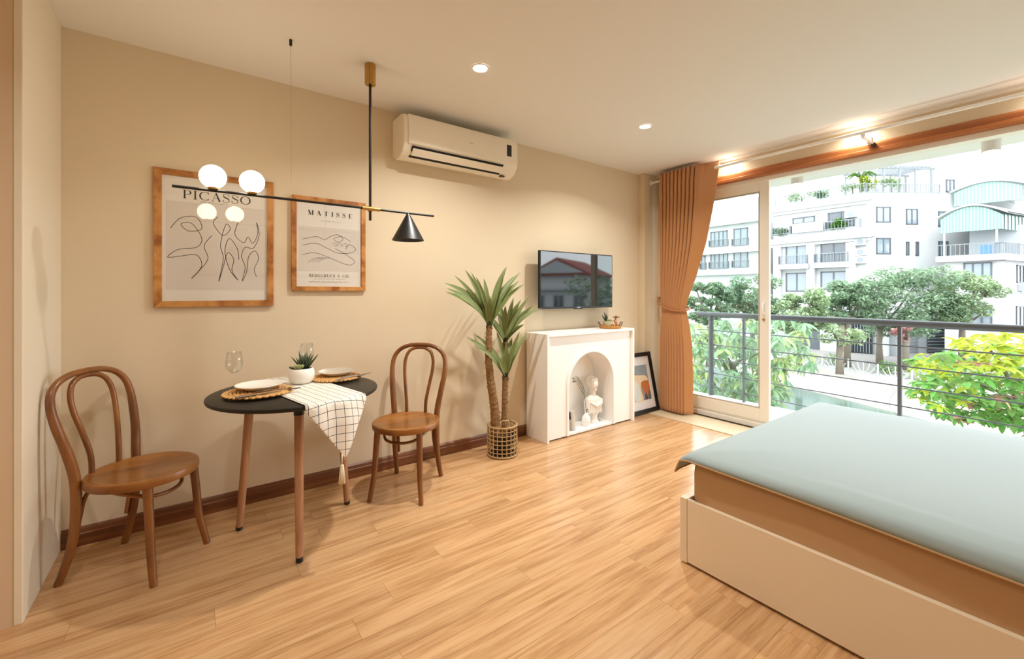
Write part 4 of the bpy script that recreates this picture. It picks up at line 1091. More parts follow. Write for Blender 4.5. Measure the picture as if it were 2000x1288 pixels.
def drape(s, over, lo, hi):
    """unfold a strip that runs over the edges: s in metres from lo-over to hi+over"""
    if s < lo: return lo, lo - s
    if s > hi: return hi, s - hi
    return s, 0.
def cover_pt(a, bb):
    t = lerp(cy0, cy1 + .085, bb)
    DROP = .022 + .034 * min(1, max(0, cy1 - t) / 1.1)
    s = lerp(cx0 - DROP, cx1 + DROP, a)
    x, dx = drape(s, DROP, cx0, cx1); y_, dy = drape(t, .085, cy0, cy1)
    edge = min(min(x - cx0, cx1 - x), cy1 - y_)
    crown_ = .038 * (1 - math.exp(-max(0, edge) / .12))
    z_ = .506 + crown_ + .002 * math.sin(x * 5 + y_ * 3) * (1 if edge > .1 else 0)
    sg = -1 if s < cx0 else 1
    rnd = .012
    fall = lambda d: d - rnd if d > rnd else 0
    if dx > 0:
        x += sg * min(dx, rnd) * .9 + sg * .012 * (dx / DROP) * (.6 + .4 * math.sin(t * 6.5 + .7)); z_ -= dx * .92
    if dy > 0:
        y_ += min(dy, rnd) * .9 + .03 * (dy / .085); z_ -= dy * .88
        if dx > 0: x += sg * .012 * dx / DROP; z_ += min(dx, dy) * .62
    return Vector((x, y_, z_))
aa_ = [0]
B().grid(cover_pt, 96, 110).build('cover_cloth', M_COVER, cv, smooth=True, solid=.004)
hem = [cover_pt(0, i / 110) for i in range(111)] + [cover_pt(i / 96, 1) for i in range(1, 97)] + [cover_pt(1, 1 - i / 110) for i in range(1, 111)]
hem = [p + Vector((0, 0, -.003)) for p in hem]
B().tube(hem, .0046, 8).build('piping', mat('tan_piping', 'B8946A', .75), cv, smooth=True)

# ---------------------------------------------------------------- balcony
M_CONC = mat('white_painted_concrete', 'E8E7E3', .8, var=.04, vscale=2)
o = B().box((4.30, -2.6, -.16), (5.22, 3.6, -.02)).build('balcony_floor', M_CONC, None, bevel=.005)
struct(o, 'white concrete balcony slab outside the sliding window')['category'] = 'balcony'
o = B().box((4.32, -2.6, 2.39), (5.05, 3.6, 2.6)).build('balcony_ceiling', M_WHITE, None)
struct(o, 'white soffit over the balcony')['category'] = 'soffit'
M_STEELP = mat('dark_grey_painted_steel', '4A4D52', .45, spec=.5)
rl = thing('balcony_railing', (5.02, 1.4, -.02), 'dark grey steel balcony railing with thick handrail and thin wires', 'railing')
RA, RBp = Vector((5.21, 3.05, 0)), Vector((4.80, -.95, 0))
def rpt(y_, z_):
    k = (RA.y - y_) / (RA.y - RBp.y); p = RA.lerp(RBp, k); p.z = z_; return p
B().cyl(rpt(3.05, .982), rpt(-.95, .982), .03, n=20).build('handrail', M_STEELP, rl, smooth=40)
for z_ in (.785, .607, .43, .255, .08):
    B().cyl(rpt(3.05, z_), rpt(-.95, z_), .006, n=8).build('wire', M_STEELP, rl, smooth=True)
for y_, w in ((2.86, .03), (2.44, .009), (1.035, .0125), (-.35, .0125)):
    if w > .02: B().cyl(rpt(y_, -.02), rpt(y_, .97), w, n=16).build('post', M_STEELP, rl, smooth=40)
    else:
        p = rpt(y_, 0); B().box((p.x - .02, p.y - w, -.02), (p.x + .02, p.y + w, .97)).build('post', M_STEELP, rl)
ws = random.Random(2); q = rpt(1.07, 0)
B().tube(catmull([(q.x, q.y + ws.uniform(-.02, .05), .02 + .05 * i) for i in range(9)], 4), .0018, 5).build('loose_wire', M_STEELP, rl)
for (u, v, lb) in ((1557, 338, 'white cylinder ceiling lamp on the balcony soffit near the glass door leaf'), (1936, 268, 'white cylinder ceiling lamp on the balcony soffit over the open window')):
    p = onZ(u, v, 2.39); x_, y_ = p.x, p.y
    t = thing('balcony_lamp', (x_, y_, 2.39), lb, 'ceiling lamp', group='balcony cylinder lamps')
    B().lathe([(.05, 2.39), (.052, 2.388), (.052, 2.285), (.046, 2.285), (.044, 2.30)], (x_, y_, 0), 32, cap=False).build('housing', mat('lamp_white', 'DAD6D0', .5), t, smooth=40)
    B().cyl((x_, y_, 2.302), (x_, y_, 2.300), .044, n=28).build('diffuser', mat('lit_diffuser', (1, .93, .82), .5, emit=2.2, emit_col=(1, .9, .74)), t)

# ================================================================ the street outside
GZ, WZ = -4.4, -5.5                       # street level and canal water level
CD = Vector((.42, .907, 0))               # direction of the canal
CN = Vector((.907, -.42, 0))              # across it, away from the room
def cpt(n_, s_, z_):                      # n across from the far bank fence line, s along
    p = Vector((38.4, 10.8, 0)) + CN * n_ + CD * s_; p.z = z_; return p
def band(name, n0, n1, z0, z1, m, label, cat, th=.4):
    b = B(); v = b.verts([cpt(n0, -75, z0), cpt(n0, 60, z0), cpt(n1, 60, z1), cpt(n1, -75, z1)])
    w = b.verts([cpt(n0, -75, z0 - th), cpt(n0, 60, z0 - th), cpt(n1, 60, z1 - th), cpt(n1, -75, z1 - th)])
    b.face(v); b.face(w[::-1])
    for i in range(4): b.face([v[i], v[(i + 1) % 4], w[(i + 1) % 4], w[i]])
    o = b.build(name, m, None); o['kind'] = 'structure'; o['label'] = label; o['category'] = cat; return o
band('canal_water', -33, -4.2, WZ, WZ, mat('green_canal_water', '4C6156', .12, spec=.5, var=.1, vscale=.5), 'grey-green canal water below the balcony', 'water')
band('canal_bank', -4.4, -1.0, WZ - .1, GZ - .25, mat('pale_concrete_bank', 'B3AB9D', .9, var=.14, vscale=1.2), 'pale sloping concrete bank across the canal', 'canal bank')
band('kerb_strip', -1.0, .4, GZ - .1, GZ - .1, mat('pale_kerb', 'B5B1AA', .9, var=.08, vscale=2), 'pale strip of pavement under the canal fence', 'pavement')
band('street', .4, 60, GZ, GZ, mat('grey_asphalt', '8A8783', .95, var=.08, vscale=1.5), 'pale grey street beyond the canal', 'street')
band('near_bank', -60, -33, GZ, GZ, mat('grey_paving', '8E8A82', .95), 'paved ground on the near bank under the balcony', 'pavement')

# ---- foliage helpers
def leaf_mat(name, col, amt=.35, trans=.35): return mat(name, col, .55, island=amt, trans=trans, spec=.3)
M_LF_FAR = leaf_mat('street_tree_leaf', '879F80')
M_LF_FAR2 = leaf_mat('street_tree_leaf_light', '9AAE86')
M_LF_NEAR = leaf_mat('long_leaf_green', '5E8250', .35, .4)
M_LF_YEL = leaf_mat('yellow_green_leaf', '93A52B', .4, .5)
M_LF_YEL2 = leaf_mat('mid_green_leaf', '5F8A3C', .4, .5)
M_BARK = mat('grey_bark', '6E6658', .9, var=.3, vscale=10)
M_PINK = leaf_mat('pink_blossom', 'B98A86', .2, .3)
def leaf_cloud(blobs, n, size, seed, flatten=.6):
    """many small leaf blades scattered near the surface of soft clumps"""
    r = random.Random(seed); V, Fc = [], []
    tot = sum(b[1].x * b[1].z for b in blobs)
    for c, rad in blobs:
        k = max(6, int(n * rad.x * rad.z / tot))
        for _ in range(k):
            d = Vector((r.gauss(0, 1), r.gauss(0, 1), r.gauss(0, 1))).normalized() * (r.uniform(.3, 1.0) ** .5)
            p = c + Vector((d.x * rad.x, d.y * rad.y, d.z * rad.z))
            a = Vector((r.gauss(0, 1), r.gauss(0, 1), r.gauss(0, flatten))).normalized()
            q = a.cross(Vector((r.gauss(0, .5), r.gauss(0, .5), 1))).normalized()
            L_ = size * r.uniform(.6, 1.3); W = L_ * .42; i = len(V)
            V += [p - a * L_ / 2, p - q * W / 2, p + a * L_ / 2, p + q * W / 2]; Fc.append((i, i + 1, i + 2, i + 3))
    return V, Fc
def mesh_from(name, V, Fc, m, parent, kind=None):
    me = bpy.data.meshes.new(name); off = OFF[parent.name]
    me.from_pydata([tuple(Vector(v) - off) for v in V], [], Fc); me.update()
    me.materials.append(m); o = bpy.data.objects.new(name, me); COL.objects.link(o); o.parent = parent; reg(o, off)
    if kind: o['kind'] = kind
    return o
def street_tree(u0, u1, vtop, vbot, t, ub, label, seed, m=M_LF_FAR, nb=26, n=7500, size=.30, name='street_tree', dens=1.):
    r = random.Random(seed)
    base = atD(ub, V0 + (EYE - GZ) * F_PX / t, t); base.z = GZ
    tr_ = thing(name, base, label, 'tree', group='trees along the far bank')
    c = atD((u0 + u1) / 2, (vtop + vbot) / 2, t); hw = (u1 - u0) / 2 * t / F_PX; hh = (vbot - vtop) / 2 * t / F_PX
    rt = Vector((SY, -CY, 0)); fw = Vector((CY, SY, 0))
    blobs = []
    for i in range(nb):
        a = r.uniform(0, 6.28); e = math.sqrt(r.uniform(.02, 1)); zz = r.uniform(-1, 1)
        lim = math.sqrt(max(.05, 1 - (zz * .8) ** 2))
        p = c + rt * (hw * .86 * e * math.cos(a) * lim) + fw * (hw * .6 * e * math.sin(a) * lim); p.z = c.z + hh * .82 * zz
        s = hw * r.uniform(.2, .34)
        blobs.append((p, Vector((s, s, s * .62))))
    V, Fc = leaf_cloud(blobs, int(n * dens), size, seed)
    fork_ = Vector((base.x, base.y, c.z - hh * .75))
    b = B().tube([base, base.lerp(fork_, .5) + Vector((.1, .05, 0)), fork_], [.26, .2, .17], 8); b.build('trunk', M_BARK, tr_, smooth=True)
    for i in range(7):
        q = blobs[i * 3 % len(blobs)][0]; mid = fork_.lerp(q, .5) + Vector((0, 0, -.25))
        B().tube([fork_, mid, q], [.12, .08, .03], 6).build('branch', M_BARK, tr_, smooth=True)
    mesh_from('foliage', V, Fc, m, tr_, 'stuff'); return tr_
street_tree(1335, 1430, 548, 640, 33, 1385, 'dense street tree behind the curtained glass pane', 11, nb=38)
street_tree(1410, 1530, 535, 640, 34, 1470, 'dense street tree seen through the glass door leaf', 12, nb=38)
street_tree(1505, 1625, 562, 655, 32, 1560, 'rounded street tree in front of the balconied facade', 13, M_LF_FAR2, nb=36)
street_tree(1600, 1725, 545, 640, 33, 1655, 'rounded street tree in front of the building corner', 14, nb=36)
street_tree(1670, 1870, 514, 660, 34, 1718, 'widest umbrella-shaped street tree with a pale trunk', 15, nb=48, n=11000)
street_tree(1815, 1955, 528, 640, 33, 1880, 'open street tree in front of the green-roofed house', 16, M_LF_FAR2, nb=26, n=6500)
street_tree(1600, 1700, 640, 668, 30, 1640, 'low shrubby street tree beside the gate', 17, M_LF_FAR2, nb=12, n=900, name='street_shrub')
street_tree(1738, 1800, 632, 668, 31, 1770, 'low pink-flowering street tree beside the railing post', 18, M_PINK, nb=9, n=500, name='flowering_tree')

# ---- canal fence of painted iron fans
fence = thing('canal_fence', cpt(0, 0, GZ - .1), 'pale green iron canal fence of curved fan panels', 'fence')
M_IRON = mat('pale_green_iron', 'BBD3CA', .5)
for k in range(-7, 5):
    s0 = k * 2.1
    p0, p1 = cpt(0, s0, GZ - .1), cpt(0, s0 + 2.0, GZ - .1)
    b = B().cyl(p0, p0 + Vector((0, 0, .95)), .05, n=8)
    b.build('fence_post', M_IRON, fence)
    b = B().tube([p0 + Vector((0, 0, .12)), p1 + Vector((0, 0, .12))], .035, 6)
    m_ = p0.lerp(p1, .5)
    for j in range(7):
        a = math.pi * (.06 + .88 * j / 6); rr_ = .98
        e = m_ + CD * (rr_ * math.cos(a)) + Vector((0, 0, .12 + .78 * math.sin(a)))
        q = m_.lerp(e, .55) + CD * (.10 * math.cos(a)) + Vector((0, 0, -.08)); q.z = max(q.z, GZ + .02)
        b.tube(catmull([m_ + Vector((0, 0, .12)), q, e], 4), .028, 5)
    b.build('fence_panel', M_IRON, fence)
sh = random.Random(9)
for k, (s_, lb) in enumerate(((-3.6, 'bluish green shrub behind the canal fence between two yellowish shrubs'), (-1.4, 'yellowish green shrub behind the canal fence below the gate'), (-5.4, 'yellowish green shrub behind the canal fence nearest the flowering tree'), (2.6, 'bluish green shrub behind the canal fence by the long-leaved tree'))):
    p = cpt(1.5, s_, GZ); t = thing('fence_shrub', p, lb, 'shrub', group='shrubs along the canal fence')
    V, Fc = leaf_cloud([(p + Vector((sh.uniform(-.5, .5), sh.uniform(-.5, .5), .45)), Vector((.5, .5, .42))) for _ in range(4)], 260, .22, 40 + k)
    mesh_from('foliage', V, Fc, M_LF_YEL2 if k in (1, 2) else M_LF_FAR2, t, 'stuff')
    B().tube([p, p + Vector((0, 0, .5))], [.03, .02], 5).build('stem', M_BARK, t)

# ---- buildings
M_BW = mat('white_render', 'C3C4C4', .85, var=.02, vscale=.5)
M_BW2 = mat('pale_grey_render', 'ABB0B3', .85)
M_WFR = mat('dark_window_frame', '565C61', .5)
M_BGL = mat('far_window_glass', '7F8B93', .08, spec=.8)
M_BGL2 = mat('far_window_dark', '4C555B', .1, spec=.8)
M_RAILD = mat('far_iron_railing', '83898D', .6)
class Facade:
    """a vertical plane through P with horizontal direction d (to the right seen from the room)"""
    def __init__(s, P, Q, root):
        s.P = Vector((P[0], P[1], 0)); s.d = (Vector((Q[0], Q[1], 0)) - s.P).normalized(); s.n = Vector((s.d.y, -s.d.x, 0))
        if s.n.dot(s.P) > 0: s.n = -s.n
        s.root = root; s.len = (Vector((Q[0], Q[1], 0)) - s.P).length
    def px(s, u, v):
        q = ray(u, v); den = q.x * s.n.x + q.y * s.n.y; k = s.P.dot(s.n) / den
        p = q * k; z = p.z + EYE; p.z = 0; return (p - s.P).dot(s.d), z
    def box(s, name, m, s0, s1, z0, z1, n0, n1, parent=None):
        return B().obox(s.P, s.d, s.n, s0, s1, z0, z1, n0, n1).build(name, m, parent or s.root)
    def rect(s, u0, v0, u1, v1):
        a, b = s.px(u0, (v0 + v1) / 2), s.px(u1, (v0 + v1) / 2); um = (u0 + u1) / 2
        return a[0], b[0], s.px(um, v1)[1], s.px(um, v0)[1]
    def window(s, u0, v0, u1, v1, mull=1, gm=None, fw=.10, surround=False):
        s0, s1, z0, z1 = s.rect(u0, v0, u1, v1)
        b = B()
        for a in ((s0, s1, z0, z0 + fw), (s0, s1, z1 - fw, z1), (s0, s0 + fw, z0, z1), (s1 - fw, s1, z0, z1)): b.obox(s.P, s.d, s.n, a[0], a[1], a[2], a[3], -.02, .08)
        for k in range(mull):
            m_ = lerp(s0, s1, (k + 1) / (mull + 1)); b.obox(s.P, s.d, s.n, m_ - fw / 2, m_ + fw / 2, z0, z1, -.02, .07)
        w = b.build('window', M_WFR, s.root)
        s.box('pane', gm or M_BGL, s0 + fw * .5, s1 - fw * .5, z0 + fw * .5, z1 - fw * .5, -.01, .03, w)
        if surround: s.box('window_sill', M_BW, s0 - .2, s1 + .2, z0 - .35, z0 - .05, 0, .4)
        return s0, s1, z0, z1
    def railing(s, s0, s1, z0, h, n0, name='balcony_railing', step=.28):
        b = B(); 
        b.obox(s.P, s.d, s.n, s0, s1, z0 + h - .06, z0 + h, n0, n0 + .06).obox(s.P, s.d, s.n, s0, s1, z0, z0 + .05, n0, n0 + .06)
        k = s0
        while k < s1 + .01:
            b.obox(s.P, s.d, s.n, k - .018, k + .018, z0, z0 + h, n0 + .01, n0 + .045); k += step
        for e in (s0, s1): b.obox(s.P, s.d, s.n, e - .02, e + .02, z0, z0 + h, 0, n0)
        return b.build(name, M_RAILD, s.root)
def block(root, name, poly, z0, z1, m):
    return B().prism([(x, y, z0) for x, y in poly], (0, 0, z1 - z0)).build(name, m, root)

# white corner building with balconies
b1 = thing('apartment_building', (54, 14, GZ), 'white corner apartment building with a roof garden and pergola', 'building')
K = atD(1692, V0, 41); KA = (51.4, 21.2); KC = (K.x, K.y); KE = (57.5, 9.0)
dB = (Vector((KE[0] - KC[0], KE[1] - KC[1], 0))).normalized(); KF = Vector((KC[0], KC[1], 0)) + dB * 12.6
fA, fB = Facade(KA, KC, b1), Facade(KC, (KF.x, KF.y), b1)
zr = EYE + (V0 - 376) / F_PX * 41
back = Vector((14, -1.2, 0))
zB = fB.px(1838, 319)[1]; sT = fB.px(1836, 345)[0]
block(b1, 'wall', [KA, KC, (KF.x, KF.y), (KF.x + back.x, KF.y + back.y), (KA[0] + back.x, KA[1] + back.y)], GZ, zr, M_BW)
pT = Vector((KC[0], KC[1], 0)) + dB * sT
nB = -fB.n
block(b1, 'stair_tower', [(pT.x, pT.y), (KF.x, KF.y), (KF.x + nB.x * 9, KF.y + nB.y * 9), (pT.x + nB.x * 9, pT.y + nB.y * 9)], zr, zB, M_BW)
block(b1, 'penthouse', [(KC[0] + 4.5, KC[1] + 3.0), (KC[0] + 9.5, KC[1] + 1.5), (KC[0] + 11, KC[1] + 7), (KC[0] + 5, KC[1] + 9)], zr, zr + 2.3, M_BW2)
LA = fA.len
for u0, v0, u1, v1, g in ((1548, 424, 1592, 437, M_BGL), (1617, 413, 1669, 444, M_BGL2), (1535, 477, 1579, 517, M_BGL), (1603, 469, 1655, 513, M_BGL2), (1535, 533, 1579, 570, M_BGL), (1603, 530, 1655, 566, M_BGL)):
    fA.window(u0, v0, u1, v1, 1, g, .12)
for u0, v0, u1, v1, mu in ((1711, 404, 1739, 435, 1), (1711, 465, 1739, 497, 1), (1769, 408, 1792, 439, 1), (1832, 413, 1852, 443, 1), (1832, 471.5, 1851, 501, 1), (1769, 472.5, 1775, 499, 0), (1788, 472.5, 1793.5, 500, 0), (1847, 351, 1863.6, 376, 1)):
    fB.window(u0, v0, u1, v1, mu, M_BGL)
for v_l, th, dp in ((409, .45, .5), (469.5, .55, .75)):
    z_ = fA.px(1514, v_l)[1]
    fA.box('cornice', M_BW, -.3, LA + dp, z_ - th, z_, 0, dp); fA.box('cornice', M_BW, -.3, LA + dp * .6, z_ - th - .3, z_ - th, 0, dp * .55)
for uu in (1521, 1586, 1664):
    s_, z0_ = fA.px(uu, 520); z1_ = fA.px(uu, 474)[1]
    fA.box('column', M_BW, s_ - .38, s_ + .38, -2.5, z1_, 0, .45)
z3 = fA.px(1558, 516)[1]
for u0, u1 in ((1527, 1581), (1596, 1660)):
    s0, s1 = fA.px(u0, 516)[0], fA.px(u1, 516)[0]; zz = z3
    fA.box('balcony_slab', M_BW, s0 - .15, s1 + .15, zz - .55, zz - .05, 0, .95); fA.railing(s0, s1, zz - .05, .95, .85)
s0, s1 = fA.px(1514, 455)[0], fA.px(1548, 455)[0]; z4 = fA.px(1530, 459)[1]
fA.railing(s0, s1, z4, .8, .7)
s0, s1, = fA.px(1552, 445)[0], fA.px(1612, 445)[0]; fA.box('parapet', M_BW, s0, s1, z4, z4 + .95, .35, .6)
s0, s1 = fA.px(1616, 444)[0], fA.px(1682, 444)[0]; fA.railing(s0, s1, z4, .8, .7)
# wall-mounted air conditioners
for v in (419, 473, 493, 508):
    u = 1664 if v == 419 else 1683
    s_, z_ = fA.px(u, v)
    a_ = fA.box('air_conditioner_unit', M_BW2, s_ - .45, s_ + .45, z_ - .35, z_ + .35, .02, .5)
    B().cyl(fA.P + fA.d * s_ + fA.n * .49 + Vector((0, 0, z_)), fA.P + fA.d * s_ + fA.n * .52 + Vector((0, 0, z_)), .25, n=16).build('fan_grille', M_RAILD, a_)
fA.railing(.2, LA, zr, .9, .1, 'roof_railing'); fB.railing(0, sT - .1, zr, .85, .05, 'roof_railing')
# pergola on the roof
pg = B()
for k in range(5):
    s_ = lerp(.6, sT - .3, k / 4)
    for nn in (-.6, -3.2):
        pg.obox(fB.P, fB.d, fB.n, s_ - .06, s_ + .06, zr, zr + 2.5, nn, nn + .12)
for nn in (-.6, -3.2): pg.obox(fB.P, fB.d, fB.n, .3, sT, zr + 2.45, zr + 2.6, nn, nn + .12)
for k in range(16): pg.obox(fB.P, fB.d, fB.n, .4 + k * (sT - .6) / 16, .48 + k * (sT - .6) / 16, zr + 2.6, zr + 2.7, -3.6, -.2)
pg.build('pergola', M_RAILD, b1)['kind'] = 'stuff'
# ground floor of the street front: pillars, gate and shutters
fG = Facade((50.0, 22.0), (KC[0] - 1.2, KC[1] - .5), b1)
zg = lambda u, v: fG.px(u, v)
s0 = fG.px(1530, 650)[0]; s1 = fG.px(1735, 650)[0]
fG.box('street_wall', M_BW2, s0 - 8, s1 + .5, GZ, -1.3, -.6, -.35)
for u0, u1, m_, nm, dpt in ((1545, 1603, M_WFR, 'dark_gate', .02), (1605, 1640, M_BW, 'gate_pillar', .5), (1642, 1652, mat('brown_pier', '8A7668', .8), 'gate_pillar', .4), (1653, 1662, M_BW, 'gate_pillar', .45), (1722, 1735, M_BW, 'gate_pillar', .45)):
    a, c_ = fG.px(u0, 660)[0], fG.px(u1, 660)[0]; fG.box(nm, m_, a, c_, GZ, -1.6 if dpt > .1 else -1.9, -.35, dpt)
a, c_ = fG.px(1663, 670)[0], fG.px(1702, 670)[0]
b = B().obox(fG.P, fG.d, fG.n, a, c_, GZ, -1.7, -.34, -.1)
gt = b.build('gate', mat('dark_gate_sheet', '33383B', .6), b1)
b = B(); k = a
while k < c_: b.obox(fG.P, fG.d, fG.n, k, k + .05, GZ + .1, -1.6, -.1, .0); k += .22
b.build('gate_bar', M_RAILD, gt)['kind'] = 'stuff'
fS = Facade((KC[0] - 1.2, KC[1] - .5), (KC[0] + 12, KC[1] - 8.5), b1)
fS.box('street_wall', M_BW2, 0, 15, GZ, -1.4, -.6, -.3)
for i, (a, c_) in enumerate(((.6, 2.2), (3.0, 5.2), (6.2, 8.0), (9.2, 11.4))):
    sh_ = fS.box('shutter', M_RAILD if i % 2 else M_WFR, a, c_, GZ, -1.9, -.3, -.2)
    for j in range(8): fS.box('shutter_slat', M_BW2 if not i % 2 else M_RAILD, a, c_, GZ + .15 + j * .3, GZ + .2 + j * .3, -.2, -.14, sh_)

# left neighbour seen through the glass leaf
b2 = thing('balcony_building', (52, 28, GZ), 'white apartment building with a glass-railed roof terrace', 'building')
fC = Facade((51.5, 36.0), (51.5, 22.6), b2)
zc = fC.px(1477, 425)[1]
block(b2, 'wall', [(51.5, 36), (51.5, 22.6), (64, 22.6), (64, 36)], GZ, zc - .3, M_BW)
for v in (430, 487, 530):
    z_ = fC.px(1460, v)[1]; fC.box('cornice', M_BW, 0, fC.len + .3, z_ - .35, z_, 0, .7)
fC.box('terrace_glass', mat('blue_terrace_glass', 'A9C3D0', .1, spec=.6), 0, fC.len, zc - .1, zc + 1.3, .3, .36)
block(b2, 'penthouse', [(55, 34), (55, 23.6), (62, 23.6), (62, 34)], zc - .3, zc + 3.0, mat('pale_blue_render', 'B9C9D2', .8))
for k in range(5):
    s_ = 1.0 + k * 2.9; fC.box('terrace_post', M_BW, s_, s_ + .15, zc - .2, zc + 2.9, .1, .25)
for u0, v0, u1, v1, mu in ((1388, 452, 1421, 482, 3), (1433, 446, 1461, 480, 1), (1388, 494, 1422, 525, 3), (1433, 490, 1461, 523, 1), (1370, 500, 1378, 527, 0)):
    s0, s1, z0, z1 = fC.window(u0, v0, u1, v1, mu, M_BGL)
    fC.railing(s0 - .1, s1 + .1, z0, .85, .3)
# house with green corrugated roofs
b3 = thing('green_roof_house', (56, 5, GZ), 'white house with green corrugated barrel roofs and a railed terrace', 'building')
H0, H1, H2 = (53.8, 8.1), (53.9, 5.0), (74.0, .8)
fD, fE = Facade(H0, H1, b3), Facade(H1, H2, b3)
zt = fD.px(1947, 497)[1]
bk3 = Vector((20.1, -4.2, 0))
block(b3, 'wall', [H0, H1, H2, (H0[0] + bk3.x, H0[1] + bk3.y)], GZ, zt - .5, M_BW)
fD.box('terrace_slab', M_BW, -.5, fD.len + .5, zt - .5, zt, -.5, .6); fE.box('terrace_slab', M_BW, -.6, 20, zt - .5, zt, -.5, .6)
fD.railing(-.4, fD.len + .4, zt, 1.0, .5, 'terrace_railing'); fE.railing(-.4, 20, zt, 1.0, .5, 'terrace_railing')
fD.window(1882, 513, 1938, 561, 2, mat('grey_blue_glass', '8B98A3', .15, spec=.6)); fD.window(1878, 596, 1938, 640, 2, M_BGL)
fE.window(1985, 518, 1999, 553, 1, M_BGL2); fE.window(1984, 598, 2000, 640, 1, M_BGL2)
s_, z_ = fE.px(1992, 562); fE.box('air_conditioner_unit', M_BW2, s_ - .5, s_ + .5, z_ - .3, z_ + .3, .02, .45)
zb = fE.px(1990, 571)[1]; fE.box('band', M_BW2, 0, 20, zb - .12, zb, 0, .12)
M_GRN = mat('green_corrugated_steel', '8FB5A8', .5)
M_ROOFW = mat('pale_roof_edge', 'C9CCCB', .6)
block(b3, 'upper_room', [(56.5, 6.9), (56.6, 3.9), (72, .9), (72, 4)], zt, zt + 2.6, M_BW2)
def barrel(sA, sB, z0, z1, peak, depth, inset, ext):
    """corrugated gable end on facade D and a side fascia running back along facade E"""
    P = fD.P; d, n_ = fD.d, fD.n; g = B(); N = 36
    top = lambda t: z1 + (peak - z1) * math.sin(math.pi * (.08 + .84 * t)) ** 1.0
    gab = thing_parts = []
    for i in range(N):
        t0, t1 = i / N, (i + .55) / N
        s0_, s1_ = lerp(sA, sB, t0), lerp(sA, sB, (i + 1) / N); o_ = .0 if i % 2 else .06
        base = P + n_ * (inset + o_)
        v = g.verts([base + d * s0_ + Vector((0, 0, z0)), base + d * s1_ + Vector((0, 0, z0)), base + d * s1_ + Vector((0, 0, top((i + 1) / N))), base + d * s0_ + Vector((0, 0, top(i / N)))]); g.face(v)
        w = g.verts([base + d * s1_ + Vector((0, 0, z0)), P + n_ * (inset + .06 - o_) + d * s1_ + Vector((0, 0, z0)), P + n_ * (inset + .06 - o_) + d * s1_ + Vector((0, 0, top((i + 1) / N))), base + d * s1_ + Vector((0, 0, top((i + 1) / N)))]); g.face(w)
    g.build('gable_sheet', M_GRN, b3)
    ed = fE.d; r_ = B(); M_ = 20; rows = []
    for i in range(M_ + 1):
        t = i / M_; p = P + n_ * (inset + .25) + d * lerp(sA - .3, sB + .3, t) + Vector((0, 0, top(t) + .06))
        rows.append(r_.verts([p, p + ed * ext, p + Vector((0, 0, .12)), p + ed * ext + Vector((0, 0, .12))]))
    for p, q in zip(rows, rows[1:]):
        r_.face([p[0], q[0], q[1], p[1]]); r_.face([p[2], p[3], q[3], q[2]]); r_.face([p[0], p[2], q[2], q[0]])
    r_.build('roof_sheet', M_ROOFW, b3)
    g = B(); base = P + n_ * inset + d * sB; k = 0.; i = 0
    while k < ext:
        o_ = .06 if i % 2 else 0.; q = base + ed * k - fE.n * -o_
        v = g.verts([q + Vector((0, 0, z0)), q + ed * .35 + Vector((0, 0, z0)), q + ed * .35 + Vector((0, 0, top(1))), q + Vector((0, 0, top(1)))]); g.face(v); k += .35; i += 1
    g.build('fascia_sheet', M_GRN, b3)
zl0 = fD.px(1900, 452)[1]; zl1 = fD.px(1862, 428)[1]; zlp = fD.px(1897, 405)[1]
barrel(-.2, fD.len + .3, zl0, zl1 - .3, zlp, 1, .3, 19)
zu0 = fD.px(1947, 394)[1]
for s_ in (.0, fD.len): fD.box('roof_post', M_BW, s_ - .06, s_ + .06, zt, zl0, .1, .25)
for k in (4, 9, 14): fE.box('roof_post', M_BW, k - .06, k + .06, zt, zl0, .1, .25)
# upper roof, set back
P_up = Vector((58.5, 5.4, 0)); fD2 = Facade((58.2, 7.1), (58.3, 4.2), b3); keep = fD; fD = fD2
barrel(-1.0, fD2.len + .2, fD2.px(1950, 394)[1], fD2.px(1930, 374)[1], fD2.px(1955, 353)[1], 1, .0, 14); 
for s_ in (.1, fD2.len - .1): fD2.box('roof_post', M_BW, s_ - .06, s_ + .06, zt + 2.5, fD2.px(1950, 394)[1], -.4, -.25)
fD = keep
for u, v, m_ in ((1926, 483, 'blue'), (1951, 478, 'blue')):
    s_, z_ = fD.px(u, v); fD.box('water_drum', mat('drum_blue', '5A86B8', .5), s_ - .3, s_ + .3, zt, zt + .8, .0, .4)

